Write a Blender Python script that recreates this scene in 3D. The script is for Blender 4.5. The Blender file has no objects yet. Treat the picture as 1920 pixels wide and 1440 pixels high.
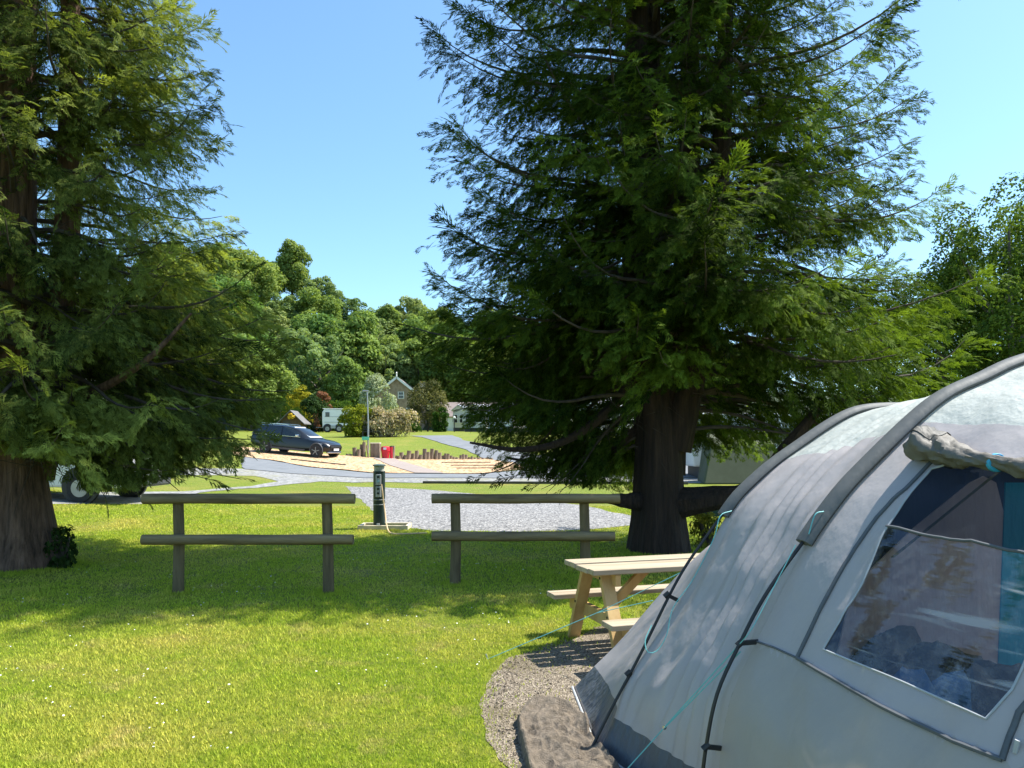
import bpy, bmesh, math, random
import numpy as np
from mathutils import Vector, Matrix, noise as mnoise
from mathutils.geometry import delaunay_2d_cdt

# ------------------------------------------------------------------ camera, sky, sun, exposure
F, HY, EYE = 1450.0, 830.0, 1.7          # focal length and horizon of the photograph (1920 px wide), eye height
scn = bpy.context.scene
COL = scn.collection
cam_d = bpy.data.cameras.new("camera"); cam = bpy.data.objects.new("camera", cam_d); COL.objects.link(cam)
cam.location = (0, 0, EYE); cam.rotation_euler = (math.radians(90), 0, 0)
cam_d.sensor_width = 36; cam_d.lens = 36 * F / 1920; cam_d.shift_y = (HY - 720) / 1920
cam_d.clip_start = .05; cam_d.clip_end = 3000
scn.camera = cam
SUN_EL, SUN_AZ = math.radians(58), math.radians(73)      # azimuth clockwise from +Y (towards +X)
SUN = Vector((math.cos(SUN_EL) * math.sin(SUN_AZ), math.cos(SUN_EL) * math.cos(SUN_AZ), math.sin(SUN_EL)))
w = bpy.data.worlds.new("World"); scn.world = w; w.use_nodes = True
nt = w.node_tree; bg = nt.nodes["Background"]
sky = nt.nodes.new("ShaderNodeTexSky"); sky.sky_type = 'NISHITA'; sky.sun_disc = False
sky.sun_elevation = SUN_EL; sky.sun_rotation = SUN_AZ; sky.altitude = 0; sky.air_density = 1.0; sky.dust_density = .8; sky.ozone_density = 2.6
tn = nt.nodes.new("ShaderNodeMixRGB"); tn.blend_type = 'MULTIPLY'; tn.inputs[0].default_value = 1; tn.inputs[2].default_value = (.80, .99, 1.04, 1)
nt.links.new(sky.outputs[0], tn.inputs[1]); nt.links.new(tn.outputs[0], bg.inputs[0]); bg.inputs[1].default_value = .13
sl = bpy.data.lights.new("sun", 'SUN'); sl.energy = 5.0; sl.angle = math.radians(.53); sl.color = (1, .95, .87)
so = bpy.data.objects.new("sun", sl); COL.objects.link(so)
so.rotation_euler = (-SUN).to_track_quat('-Z', 'Y').to_euler(); so.location = SUN * 40
scn.view_settings.view_transform = 'Standard'; scn.view_settings.look = 'None'
scn.view_settings.gamma = 1; scn.view_settings.use_curve_mapping = False
scn.view_settings.exposure = 1.05
scn.cycles.max_bounces = 6; scn.cycles.diffuse_bounces = 3; scn.cycles.transparent_max_bounces = 8
scn.cycles.transmission_bounces = 4

R = math.radians
rng = np.random.default_rng(7)
random.seed(7)

# ------------------------------------------------------------------ terrain
PK = [(-40, 0), (0, 0), (10, 0), (17, 0), (22, 0), (26, .08), (30, .2), (36, .42), (42, .68), (48, 1.05), (54, 1.5), (60, 2.05), (70, 2.45), (82, 2.8), (100, 3.2), (122, 3.6), (136, 3.6), (150, 3.6), (164, 3.6), (178, 3.6), (192, 3.6), (230, 3.6), (300, 3.6), (600, 3.6), (1500, 3.6)]
QK = [(10, 0), (17, 1), (48, 1), (60, 0)]
HK = [(-160, 38), (-90, 37), (-68, 36), (-52, 31), (-44, 25), (-34, 20), (-20, 19), (10, 14), (40, 11), (100, 10), (300, 9)]
def interp(k, v):
    return float(np.interp(v, [a for a, b in k], [b for a, b in k]))
def terrain(x, y):
    z = interp(PK, y) + .07 * max(0, -(x + 6)) * interp(QK, y)
    if y > 122:
        z += interp(HK, x) * min(1, (y - 122) / 70) ** 1.15
    return z
def ground_at(px, py, it=60):
    """the point of the terrain seen at a pixel of the photograph"""
    rx, rz = (px - 960) / F, -(py - HY) / F
    y0 = 1.0; y1 = y0
    while y1 < 400:
        y1 = y0 * 1.01 + .02
        if EYE + rz * y1 < terrain(rx * y1, y1): break
        y0 = y1
    for _ in range(40):
        m = (y0 + y1) / 2
        if EYE + rz * m < terrain(rx * m, m): y1 = m
        else: y0 = m
    return Vector((rx * y1, y1, terrain(rx * y1, y1)))
def at(px, py, Y):
    return Vector(((px - 960) * Y / F, Y, EYE - (py - HY) * Y / F))
def on_ground(px, Y):
    x = (px - 960) * Y / F
    return Vector((x, Y, terrain(x, Y)))

# ------------------------------------------------------------------ materials
def nodes_of(name):
    m = bpy.data.materials.new(name); m.use_nodes = True
    return m, m.node_tree, m.node_tree.nodes["Principled BSDF"]
def N(nt, t, **kw):
    n = nt.nodes.new(t)
    for k, v in kw.items(): setattr(n, k, v)
    return n
def L(nt, a, b): nt.links.new(a, b)
def ramp(nt, fac, stops):
    r = N(nt, "ShaderNodeValToRGB"); e = r.color_ramp.elements
    while len(e) < len(stops): e.new(.5)
    for i, (p, c) in enumerate(stops):
        e[i].position = p; e[i].color = (*c, 1)
    L(nt, fac, r.inputs[0]); return r.outputs[0]
def noise_tex(nt, scale, detail=4, rough=.6, stretch=None, coord='Object', dist=0):
    tc = N(nt, "ShaderNodeTexCoord"); src = tc.outputs[coord]
    if stretch:
        mp = N(nt, "ShaderNodeMapping"); mp.inputs['Scale'].default_value = stretch
        L(nt, src, mp.inputs[0]); src = mp.outputs[0]
    n = N(nt, "ShaderNodeTexNoise"); n.inputs['Scale'].default_value = scale; n.inputs['Detail'].default_value = detail
    n.inputs['Roughness'].default_value = rough; n.inputs['Distortion'].default_value = dist
    L(nt, src, n.inputs[0]); return n.outputs[0]
def bump(nt, b, h, strength, dist):
    n = N(nt, "ShaderNodeBump"); n.inputs['Strength'].default_value = strength; n.inputs['Distance'].default_value = dist
    L(nt, h, n.inputs['Height']); L(nt, n.outputs[0], b.inputs['Normal']); return n
def pm(name, c1, c2=None, scale=8, rough=.7, bs=0, bd=.01, bscale=None, stretch=None, metal=0, spec=.5, coat=0):
    m, nt, b = nodes_of(name)
    c2 = c2 or tuple(v * .8 for v in c1)
    n = noise_tex(nt, scale, 5, .65, stretch)
    L(nt, ramp(nt, n, [(.3, c1), (.7, c2)]), b.inputs['Base Color'])
    b.inputs['Roughness'].default_value = rough; b.inputs['Metallic'].default_value = metal
    b.inputs['Specular IOR Level'].default_value = spec; b.inputs['Coat Weight'].default_value = coat
    if bs: bump(nt, b, noise_tex(nt, bscale or scale * 3, 5, .65, stretch), bs, bd)
    return m
def leafm(name, dark, light, tr=.35, rough=.5, objvar=.0):
    """two-sided foliage: colour by the 'tint' of each leaf cluster, light coming through"""
    m, nt, b = nodes_of(name)
    a = N(nt, "ShaderNodeAttribute", attribute_name='tint')
    c = ramp(nt, a.outputs['Fac'], [(0, dark), (1, light)])
    if objvar:
        oi = N(nt, "ShaderNodeObjectInfo"); hs = N(nt, "ShaderNodeHueSaturation")
        mr = N(nt, "ShaderNodeMapRange"); L(nt, oi.outputs['Random'], mr.inputs[0])
        mr.inputs['To Min'].default_value = .5 - objvar * .05; mr.inputs['To Max'].default_value = .5 + objvar * .08
        m2 = N(nt, "ShaderNodeMath", operation='MULTIPLY_ADD'); L(nt, oi.outputs['Random'], m2.inputs[0])
        m2.inputs[1].default_value = -objvar * .9; m2.inputs[2].default_value = 1 + objvar * .5
        L(nt, mr.outputs[0], hs.inputs['Hue']); L(nt, m2.outputs[0], hs.inputs['Value']); L(nt, c, hs.inputs['Color']); c = hs.outputs[0]
    L(nt, c, b.inputs['Base Color']); b.inputs['Roughness'].default_value = .7; b.inputs['Specular IOR Level'].default_value = .05
    t = N(nt, "ShaderNodeBsdfTranslucent"); g = N(nt, "ShaderNodeMixRGB", blend_type='MULTIPLY'); g.inputs[0].default_value = 1
    L(nt, c, g.inputs[1]); g.inputs[2].default_value = (1.25, 1.25, .6, 1); L(nt, g.outputs[0], t.inputs[0])
    mx = N(nt, "ShaderNodeMixShader"); mx.inputs[0].default_value = tr
    L(nt, b.outputs[0], mx.inputs[1]); L(nt, t.outputs[0], mx.inputs[2])
    L(nt, mx.outputs[0], nt.nodes["Material Output"].inputs[0]); return m

def lawn_mat(name, dry=.0, blades=False):
    m, nt, b = nodes_of(name)
    n1 = noise_tex(nt, .55, 4, .6); n2 = noise_tex(nt, 7, 5, .75); n3 = noise_tex(nt, 60, 3, .7)
    g = ramp(nt, n2, [(.25, (.20, .31, .025)), (.55, (.32, .41, .04)), (.8, (.44, .46, .085))])
    yl = ramp(nt, n3, [(.3, (.38, .40, .05)), (.7, (.56, .50, .15))])
    f = ramp(nt, n1, [(.46 - dry, (0, 0, 0)), (.7 - dry, (.85, .85, .85))])
    mx = N(nt, "ShaderNodeMixRGB"); L(nt, f, mx.inputs[0]); L(nt, g, mx.inputs[1]); L(nt, yl, mx.inputs[2])
    dp = N(nt, "ShaderNodeMixRGB"); L(nt, ramp(nt, noise_tex(nt, 1.9, 6, .72), [(.55, (0, 0, 0)), (.72, (.6, .6, .6))]), dp.inputs[0]); L(nt, mx.outputs[0], dp.inputs[1]); dp.inputs[2].default_value = (.50, .40, .19, 1); mx = dp
    L(nt, mx.outputs[0], b.inputs['Base Color']); b.inputs['Roughness'].default_value = .75; b.inputs['Specular IOR Level'].default_value = .2
    if blades:
        a = N(nt, "ShaderNodeAttribute", attribute_name='tint')
        v = ramp(nt, a.outputs['Fac'], [(0, (.9, .95, .75)), (1, (1.8, 1.55, 1.6))])
        mm = N(nt, "ShaderNodeMixRGB", blend_type='MULTIPLY'); mm.inputs[0].default_value = 1
        L(nt, mx.outputs[0], mm.inputs[1]); L(nt, v, mm.inputs[2]); L(nt, mm.outputs[0], b.inputs['Base Color'])
        t = N(nt, "ShaderNodeBsdfTranslucent"); L(nt, mm.outputs[0], t.inputs[0])
        ms = N(nt, "ShaderNodeMixShader"); ms.inputs[0].default_value = .4
        L(nt, b.outputs[0], ms.inputs[1]); L(nt, t.outputs[0], ms.inputs[2]); L(nt, ms.outputs[0], nt.nodes["Material Output"].inputs[0])
    else:
        dk = N(nt, "ShaderNodeMixRGB", blend_type='MULTIPLY'); dk.inputs[0].default_value = 1; L(nt, mx.outputs[0], dk.inputs[1]); L(nt, ramp(nt, noise_tex(nt, 14, 6, .8), [(.3, (.34, .36, .26)), (.7, (.66, .62, .5))]), dk.inputs[2])
        L(nt, dk.outputs[0], b.inputs['Base Color']); bump(nt, b, noise_tex(nt, 25, 5, .8), .8, .06)
    return m
def gravel_mat(name, cols, scale=55, bd=.02, blot=None):
    m, nt, b = nodes_of(name)
    tc = N(nt, "ShaderNodeTexCoord"); v = N(nt, "ShaderNodeTexVoronoi"); v.inputs['Scale'].default_value = scale
    L(nt, tc.outputs['Object'], v.inputs[0])
    s = N(nt, "ShaderNodeSeparateColor"); L(nt, v.outputs['Color'], s.inputs[0])
    c = ramp(nt, s.outputs[0], [(0, cols[0]), (.5, cols[1]), (1, cols[2])])
    if blot:
        f = ramp(nt, noise_tex(nt, .8, 6, .7), [(.5, (0, 0, 0)), (.68, (1, 1, 1))])
        mx = N(nt, "ShaderNodeMixRGB"); L(nt, f, mx.inputs[0]); L(nt, c, mx.inputs[1]); mx.inputs[2].default_value = (*blot, 1); c = mx.outputs[0]
    L(nt, c, b.inputs['Base Color']); b.inputs['Roughness'].default_value = .85
    bump(nt, b, v.outputs['Distance'], .9, bd); return m

def fabric_mat(name, col, tr=.3, rough=.5, wr=.4, trcol=None):
    """thin tent fabric: fine wrinkles, a soft sheen and daylight coming through"""
    m, nt, b = nodes_of(name)
    n = noise_tex(nt, 5, 5, .6)
    c = ramp(nt, n, [(.3, tuple(v * .93 for v in col)), (.7, col)])
    L(nt, c, b.inputs['Base Color']); b.inputs['Roughness'].default_value = rough; b.inputs['Specular IOR Level'].default_value = .45
    h1 = noise_tex(nt, 9, 3, .5, (1, 1, .3)); h2 = noise_tex(nt, 26, 3, .55, (1, 1, .55))
    a1 = N(nt, "ShaderNodeMath", operation='MULTIPLY_ADD'); L(nt, h2, a1.inputs[0]); a1.inputs[1].default_value = .22; L(nt, h1, a1.inputs[2])
    bn = bump(nt, b, a1.outputs[0], wr, .05)
    t = N(nt, "ShaderNodeBsdfTranslucent"); t.inputs[0].default_value = (*(trcol or col), 1); L(nt, bn.outputs[0], t.inputs['Normal'])
    mx = N(nt, "ShaderNodeMixShader"); mx.inputs[0].default_value = tr
    L(nt, b.outputs[0], mx.inputs[1]); L(nt, t.outputs[0], mx.inputs[2]); L(nt, mx.outputs[0], nt.nodes["Material Output"].inputs[0])
    return m

M = {}
M['lawn'] = lawn_mat('lawn'); M['lawn_dry'] = lawn_mat('lawn_dry', .06)
M['blades'] = lawn_mat('grass_blades', 0, True)
M['hill'] = pm('hill_ground', (.03, .05, .015), (.05, .07, .02), .3, .9)
M['grey_gravel'] = gravel_mat('grey_gravel', [(.07, .07, .07), (.175, .17, .165), (.37, .36, .345)], 24)
M['road_gravel'] = gravel_mat('road_gravel', [(.14, .14, .135), (.21, .21, .20), (.30, .295, .28)], 11, .01, (.22, .21, .12))
M['asphalt'] = pm('asphalt', (.13, .14, .148), (.18, .188, .195), 1.2, .85, .3, .01, 60)
M['orange_gravel'] = gravel_mat('orange_gravel', [(.22, .11, .045), (.46, .29, .145), (.62, .46, .28)], 11)
M['tan_gravel'] = gravel_mat('tan_gravel', [(.06, .046, .03), (.17, .135, .09), (.38, .32, .24)], 105, .012, (.12, .095, .045))
M['paving'] = pm('paving', (.25, .2, .17), (.30, .25, .215), 2, .85)
M['bark'] = pm('cedar_bark', (.012, .008, .006), (.055, .032, .022), 10, .95, 1.0, .07, 12, (1.6, 1.6, .12))
M['bark_left'] = pm('cedar_bark_reddish', (.03, .016, .010), (.26, .15, .10), 9, .95, 1.0, .10, 11, (1.6, 1.6, .14))
M['twig'] = pm('twig', (.035, .026, .02), (.10, .08, .06), 6, .9)
M['trunk_far'] = pm('far_trunk', (.07, .06, .045), (.13, .11, .09), 3, .9)
M['frond_dark'] = leafm('cedar_fronds_dark', (.006, .020, .004), (.16, .24, .028), .38)
M['frond_lit'] = leafm('cedar_fronds_olive', (.010, .028, .007), (.33, .39, .085), .44)
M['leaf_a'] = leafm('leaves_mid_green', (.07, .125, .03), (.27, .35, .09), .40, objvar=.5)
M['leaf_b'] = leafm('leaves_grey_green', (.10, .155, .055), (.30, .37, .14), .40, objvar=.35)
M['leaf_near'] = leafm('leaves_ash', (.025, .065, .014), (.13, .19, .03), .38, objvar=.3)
def fm(k, d, l, tr=.3): M[k] = leafm(k, d, l, tr)
fm('bush_yellow', (.06, .10, .01), (.30, .32, .03)); fm('bush_pink', (.14, .16, .06), (.60, .47, .32)); fm('bush_white', (.12, .17, .07), (.52, .56, .36))
fm('bush_brown', (.05, .06, .02), (.19, .18, .07)); fm('bush_cone', (.015, .05, .008), (.07, .13, .02)); fm('bush_dark', (.012, .03, .008), (.05, .09, .025))
fm('bush_red', (.10, .07, .03), (.42, .17, .10)); fm('bush_gold', (.12, .14, .01), (.42, .36, .03)); fm('ivy', (.010, .028, .007), (.06, .10, .025)); fm('weed', (.06, .10, .01), (.34, .33, .06))
M['rail'] = pm('weathered_rail', (.085, .058, .024), (.27, .205, .105), 11, .85, .7, .015, 24, (.10, 1, 1))
M['postwood'] = pm('weathered_post', (.065, .045, .02), (.20, .15, .075), 11, .85, .5, .01, 20, (1, 1, .12))
M['logwood'] = pm('log_wood', (.13, .09, .06), (.36, .28, .20), 5, .9, .5, .02, 12, (1, 1, .3))
M['pine_top'] = pm('pale_pine', (.24, .185, .115), (.50, .42, .30), 14, .6, .5, .006, 30, (.06, 1, 1))
M['pine'] = pm('golden_pine', (.38, .23, .075), (.54, .37, .15), 8, .6, .25, .004, 30, (1, 1, .12))
M['knot'] = pm('bolt_hole', (.03, .02, .01)); M['sleeper'] = pm('dark_timber', (.05, .045, .035), (.10, .09, .07), 4, .9)
M['black'] = pm('black_plastic', (.012, .013, .013), (.02, .02, .02), 8, .45); M['green_black'] = pm('bollard_green', (.004, .016, .012), (.008, .022, .017), 5, .4)
M['cap_green'] = pm('bollard_cap', (.06, .10, .085), (.09, .13, .11), 5, .5); M['cream_grey'] = pm('bollard_band', (.42, .42, .36), (.5, .49, .42), 5, .5)
M['socket_grey'] = pm('socket_plate', (.38, .39, .40), (.45, .46, .47), 5, .4); M['socket_blue'] = pm('socket_cover', (.35, .62, .75), None, 5, .35)
M['cable'] = pm('cable', (.62, .42, .22), (.7, .5, .3), 5, .5); M['softwood'] = pm('soft_timber', (.50, .42, .28), (.64, .56, .40), 6, .7)
M['white'] = pm('white_paint', (.80, .80, .78), (.74, .74, .72), 2, .4); M['cream'] = pm('cream_cladding', (.62, .61, .52), (.70, .69, .60), 2, .6)
M['glass'] = pm('dark_glass', (.012, .018, .022), (.02, .03, .035), 2, .06, spec=.8); M['tyre'] = pm('tyre', (.022, .022, .022), (.035, .035, .035), 12, .85)
M['alloy'] = pm('alloy', (.34, .34, .34), None, 5, .4, metal=.6); M['carpaint'] = pm('car_paint', (.006, .008, .011), (.008, .010, .014), 2, .3, spec=.4, coat=.35)
M['trim'] = pm('grey_trim', (.07, .07, .075), None, 5, .6); M['chrome'] = pm('chrome', (.7, .7, .7), None, 5, .2, metal=1)
M['lamp'] = pm('headlamp', (.7, .75, .8), None, 5, .12, spec=.9); M['red'] = pm('red_bin', (.62, .012, .03), (.55, .01, .025), 3, .4); M['pale'] = pm('pale_label', (.75, .75, .78), None, 9, .5)
M['green_sign'] = pm('green_sign', (.10, .58, .34), None, 5, .5); M['galv'] = pm('galvanised', (.30, .32, .33), (.42, .43, .44), 6, .5, metal=.4)
M['stone'] = pm('stone_wall', (.20, .14, .09), (.42, .32, .22), 1.6, .9, .4, .05, 3); M['slate'] = pm('roof_slate', (.20, .15, .13), (.29, .235, .21), 1.5, .8, .3, .03, 5)
M['render'] = pm('pale_render', (.55, .47, .38), (.62, .54, .45), 1, .85); M['whitebrick'] = pm('white_chimney', (.62, .62, .60), None, 2, .8); M['blueroof'] = pm('bluegrey_roof', (.50, .56, .62), (.58, .63, .68), 1, .5)
M['shedwood'] = pm('shed_wood', (.07, .045, .026), (.13, .085, .05), 3, .85); M['shedroof'] = pm('shed_roof', (.12, .115, .115), (.17, .165, .16), 3, .85)
M['yellow'] = pm('yellow_flowers', (.75, .52, .02), None, 20, .7); M['olive'] = pm('olive_canvas', (.06, .07, .035), (.08, .09, .05), 2, .8); M['teal'] = pm('teal_canvas', (.004, .03, .025), (.006, .036, .03), 2, .7)
# tent
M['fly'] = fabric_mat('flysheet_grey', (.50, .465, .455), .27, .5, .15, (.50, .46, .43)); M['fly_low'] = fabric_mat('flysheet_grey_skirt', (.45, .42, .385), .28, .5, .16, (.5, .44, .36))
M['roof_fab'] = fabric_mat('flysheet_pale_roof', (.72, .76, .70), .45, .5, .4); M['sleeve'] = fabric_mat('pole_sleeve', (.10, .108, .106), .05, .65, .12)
M['mud'] = fabric_mat('mud_flap', (.085, .10, .115), .05, .5, .6); M['piping'] = pm('pale_piping', (.42, .44, .45), None, 20, .6); M['zip'] = pm('zip_tape', (.10, .11, .12), None, 30, .7)
M['inner'] = fabric_mat('bedroom_mauve', (.52, .45, .46), .35, .8, .3); M['inner_grey'] = fabric_mat('bedroom_grey', (.10, .105, .115), .2, .8, .5); M['inner_blue'] = fabric_mat('bedroom_blue', (.015, .38, .55), .4, .7, .4); M['inner_navy'] = fabric_mat('bedroom_navy', (.014, .035, .085), .2, .8, .3)
M['ground_sheet'] = pm('ground_sheet', (.03, .032, .035), (.05, .05, .055), 4, .7); M['dark_cloth'] = pm('dark_cloth', (.018, .022, .02), (.05, .055, .05), 9, .8, .6, .03, 12); M['blue_cloth'] = pm('blue_cloth', (.012, .08, .19), (.02, .12, .26), 4, .6, .5, .03, 9)
M['guy'] = pm('turquoise_cord', (.16, .52, .52), None, 30, .6); M['khaki'] = fabric_mat('door_roll_fabric', (.16, .145, .12), .12, .6, .5); M['khaki_dark'] = fabric_mat('door_roll_lining', (.05, .05, .042), .1, .6, .6); M['tie_blue'] = pm('blue_tie', (.05, .42, .68), None, 9, .5)
M['blanket'] = pm('brown_blanket', (.12, .097, .07), (.33, .27, .20), 22, .95, 1, .03, 110); M['daisy'] = pm('daisy_white', (.8, .8, .76), None, 9, .7)
def film_mat():
    """clear window film: mostly see-through, glossy and creased, with whitish crease marks and reflections painted on"""
    m, nt, b = nodes_of('window_film')
    g = N(nt, "ShaderNodeBsdfGlossy"); g.inputs['Roughness'].default_value = .07; g.inputs[0].default_value = (.95, .97, 1, 1)
    t = N(nt, "ShaderNodeBsdfTransparent"); t.inputs[0].default_value = (.86, .88, .9, 1)
    lw = N(nt, "ShaderNodeLayerWeight"); lw.inputs[0].default_value = .35
    h0 = noise_tex(nt, 2.2, 2, .5); h9 = noise_tex(nt, 5, 3, .5, (.6, .6, 4.5)); ha = N(nt, "ShaderNodeMath", operation='MULTIPLY_ADD'); L(nt, h9, ha.inputs[0]); ha.inputs[1].default_value = .13; L(nt, h0, ha.inputs[2]); h = ha.outputs[0]
    bn = N(nt, "ShaderNodeBump"); bn.inputs['Strength'].default_value = .8; bn.inputs['Distance'].default_value = .06
    L(nt, h, bn.inputs['Height']); L(nt, bn.outputs[0], g.inputs['Normal']); L(nt, bn.outputs[0], lw.inputs['Normal'])
    mr = N(nt, "ShaderNodeMath", operation='MULTIPLY_ADD'); L(nt, lw.outputs['Fresnel'], mr.inputs[0]); mr.inputs[1].default_value = .8; mr.inputs[2].default_value = .045
    mx = N(nt, "ShaderNodeMixShader"); L(nt, mr.outputs[0], mx.inputs[0]); L(nt, t.outputs[0], mx.inputs[1]); L(nt, g.outputs[0], mx.inputs[2])
    s1 = ramp(nt, noise_tex(nt, 16, 9, .8), [(.46, (0, 0, 0)), (.64, (.6, .6, .6))]); msk = ramp(nt, noise_tex(nt, 2.2, 2, .5), [(.45, (.15, .15, .15)), (.65, (1, 1, 1))])  # whitish blotches painted in for reflections on the film
    s2 = ramp(nt, noise_tex(nt, 2.6, 2, .5, (.5, .5, 9.0), dist=.25), [(.64, (0, 0, 0)), (.70, (.35, .35, .35))])  # pale streaks painted for creases and bright reflections
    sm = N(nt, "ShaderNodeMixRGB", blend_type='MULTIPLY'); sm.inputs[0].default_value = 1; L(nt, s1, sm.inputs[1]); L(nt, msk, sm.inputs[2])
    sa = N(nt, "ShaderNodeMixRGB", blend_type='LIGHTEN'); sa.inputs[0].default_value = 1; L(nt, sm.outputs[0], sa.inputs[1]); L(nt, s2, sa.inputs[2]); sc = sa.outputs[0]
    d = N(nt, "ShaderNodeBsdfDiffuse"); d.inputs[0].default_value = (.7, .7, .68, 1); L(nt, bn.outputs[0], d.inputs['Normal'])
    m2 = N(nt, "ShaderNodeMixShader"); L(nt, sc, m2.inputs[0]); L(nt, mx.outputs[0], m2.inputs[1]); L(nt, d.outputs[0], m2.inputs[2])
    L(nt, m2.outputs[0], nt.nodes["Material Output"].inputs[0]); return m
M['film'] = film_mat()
def mesh_window_mat():
    m, nt, b = nodes_of('tinted_mesh')
    t = N(nt, "ShaderNodeBsdfTransparent"); t.inputs[0].default_value = (.5, .52, .56, 1)
    d = N(nt, "ShaderNodeBsdfPrincipled"); d.inputs['Base Color'].default_value = (.02, .03, .045, 1); d.inputs['Roughness'].default_value = .4
    mx = N(nt, "ShaderNodeMixShader"); mx.inputs[0].default_value = .35; L(nt, t.outputs[0], mx.inputs[1]); L(nt, d.outputs[0], mx.inputs[2])
    L(nt, mx.outputs[0], nt.nodes["Material Output"].inputs[0]); return m
M['mesh'] = mesh_window_mat()

# ------------------------------------------------------------------ object helpers
def link(o, parent=None):
    COL.objects.link(o)
    if parent is not None: o.parent = parent
    return o
def tag(o, label=None, cat=None, group=None, kind=None):
    for k, v in (('label', label), ('category', cat), ('group', group), ('kind', kind)):
        if v: o[k] = v
    return o
def thing(name, label, cat, loc=(0, 0, 0), rz=0, group=None):
    o = bpy.data.objects.new(name, None); o.empty_display_size = .2
    o.location = loc; o.rotation_euler = (0, 0, rz); link(o)
    return tag(o, label, cat, group)
def np_mesh(name, V, Fq, m, parent=None, tint=None, smooth=False):
    V = np.asarray(V, np.float32); Fq = np.asarray(Fq, np.int32); k = Fq.shape[1]
    me = bpy.data.meshes.new(name); me.vertices.add(len(V)); me.vertices.foreach_set('co', V.ravel())
    me.loops.add(Fq.size); me.loops.foreach_set('vertex_index', Fq.ravel())
    me.polygons.add(len(Fq)); me.polygons.foreach_set('loop_start', np.arange(0, Fq.size, k, dtype=np.int32))
    me.update(calc_edges=True)
    if tint is not None:
        a = me.attributes.new('tint', 'FLOAT', 'FACE'); a.data.foreach_set('value', np.asarray(tint, np.float32))
    if smooth: me.polygons.foreach_set('use_smooth', np.ones(len(Fq), bool))
    me.materials.append(m)
    return link(bpy.data.objects.new(name, me), parent)
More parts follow.
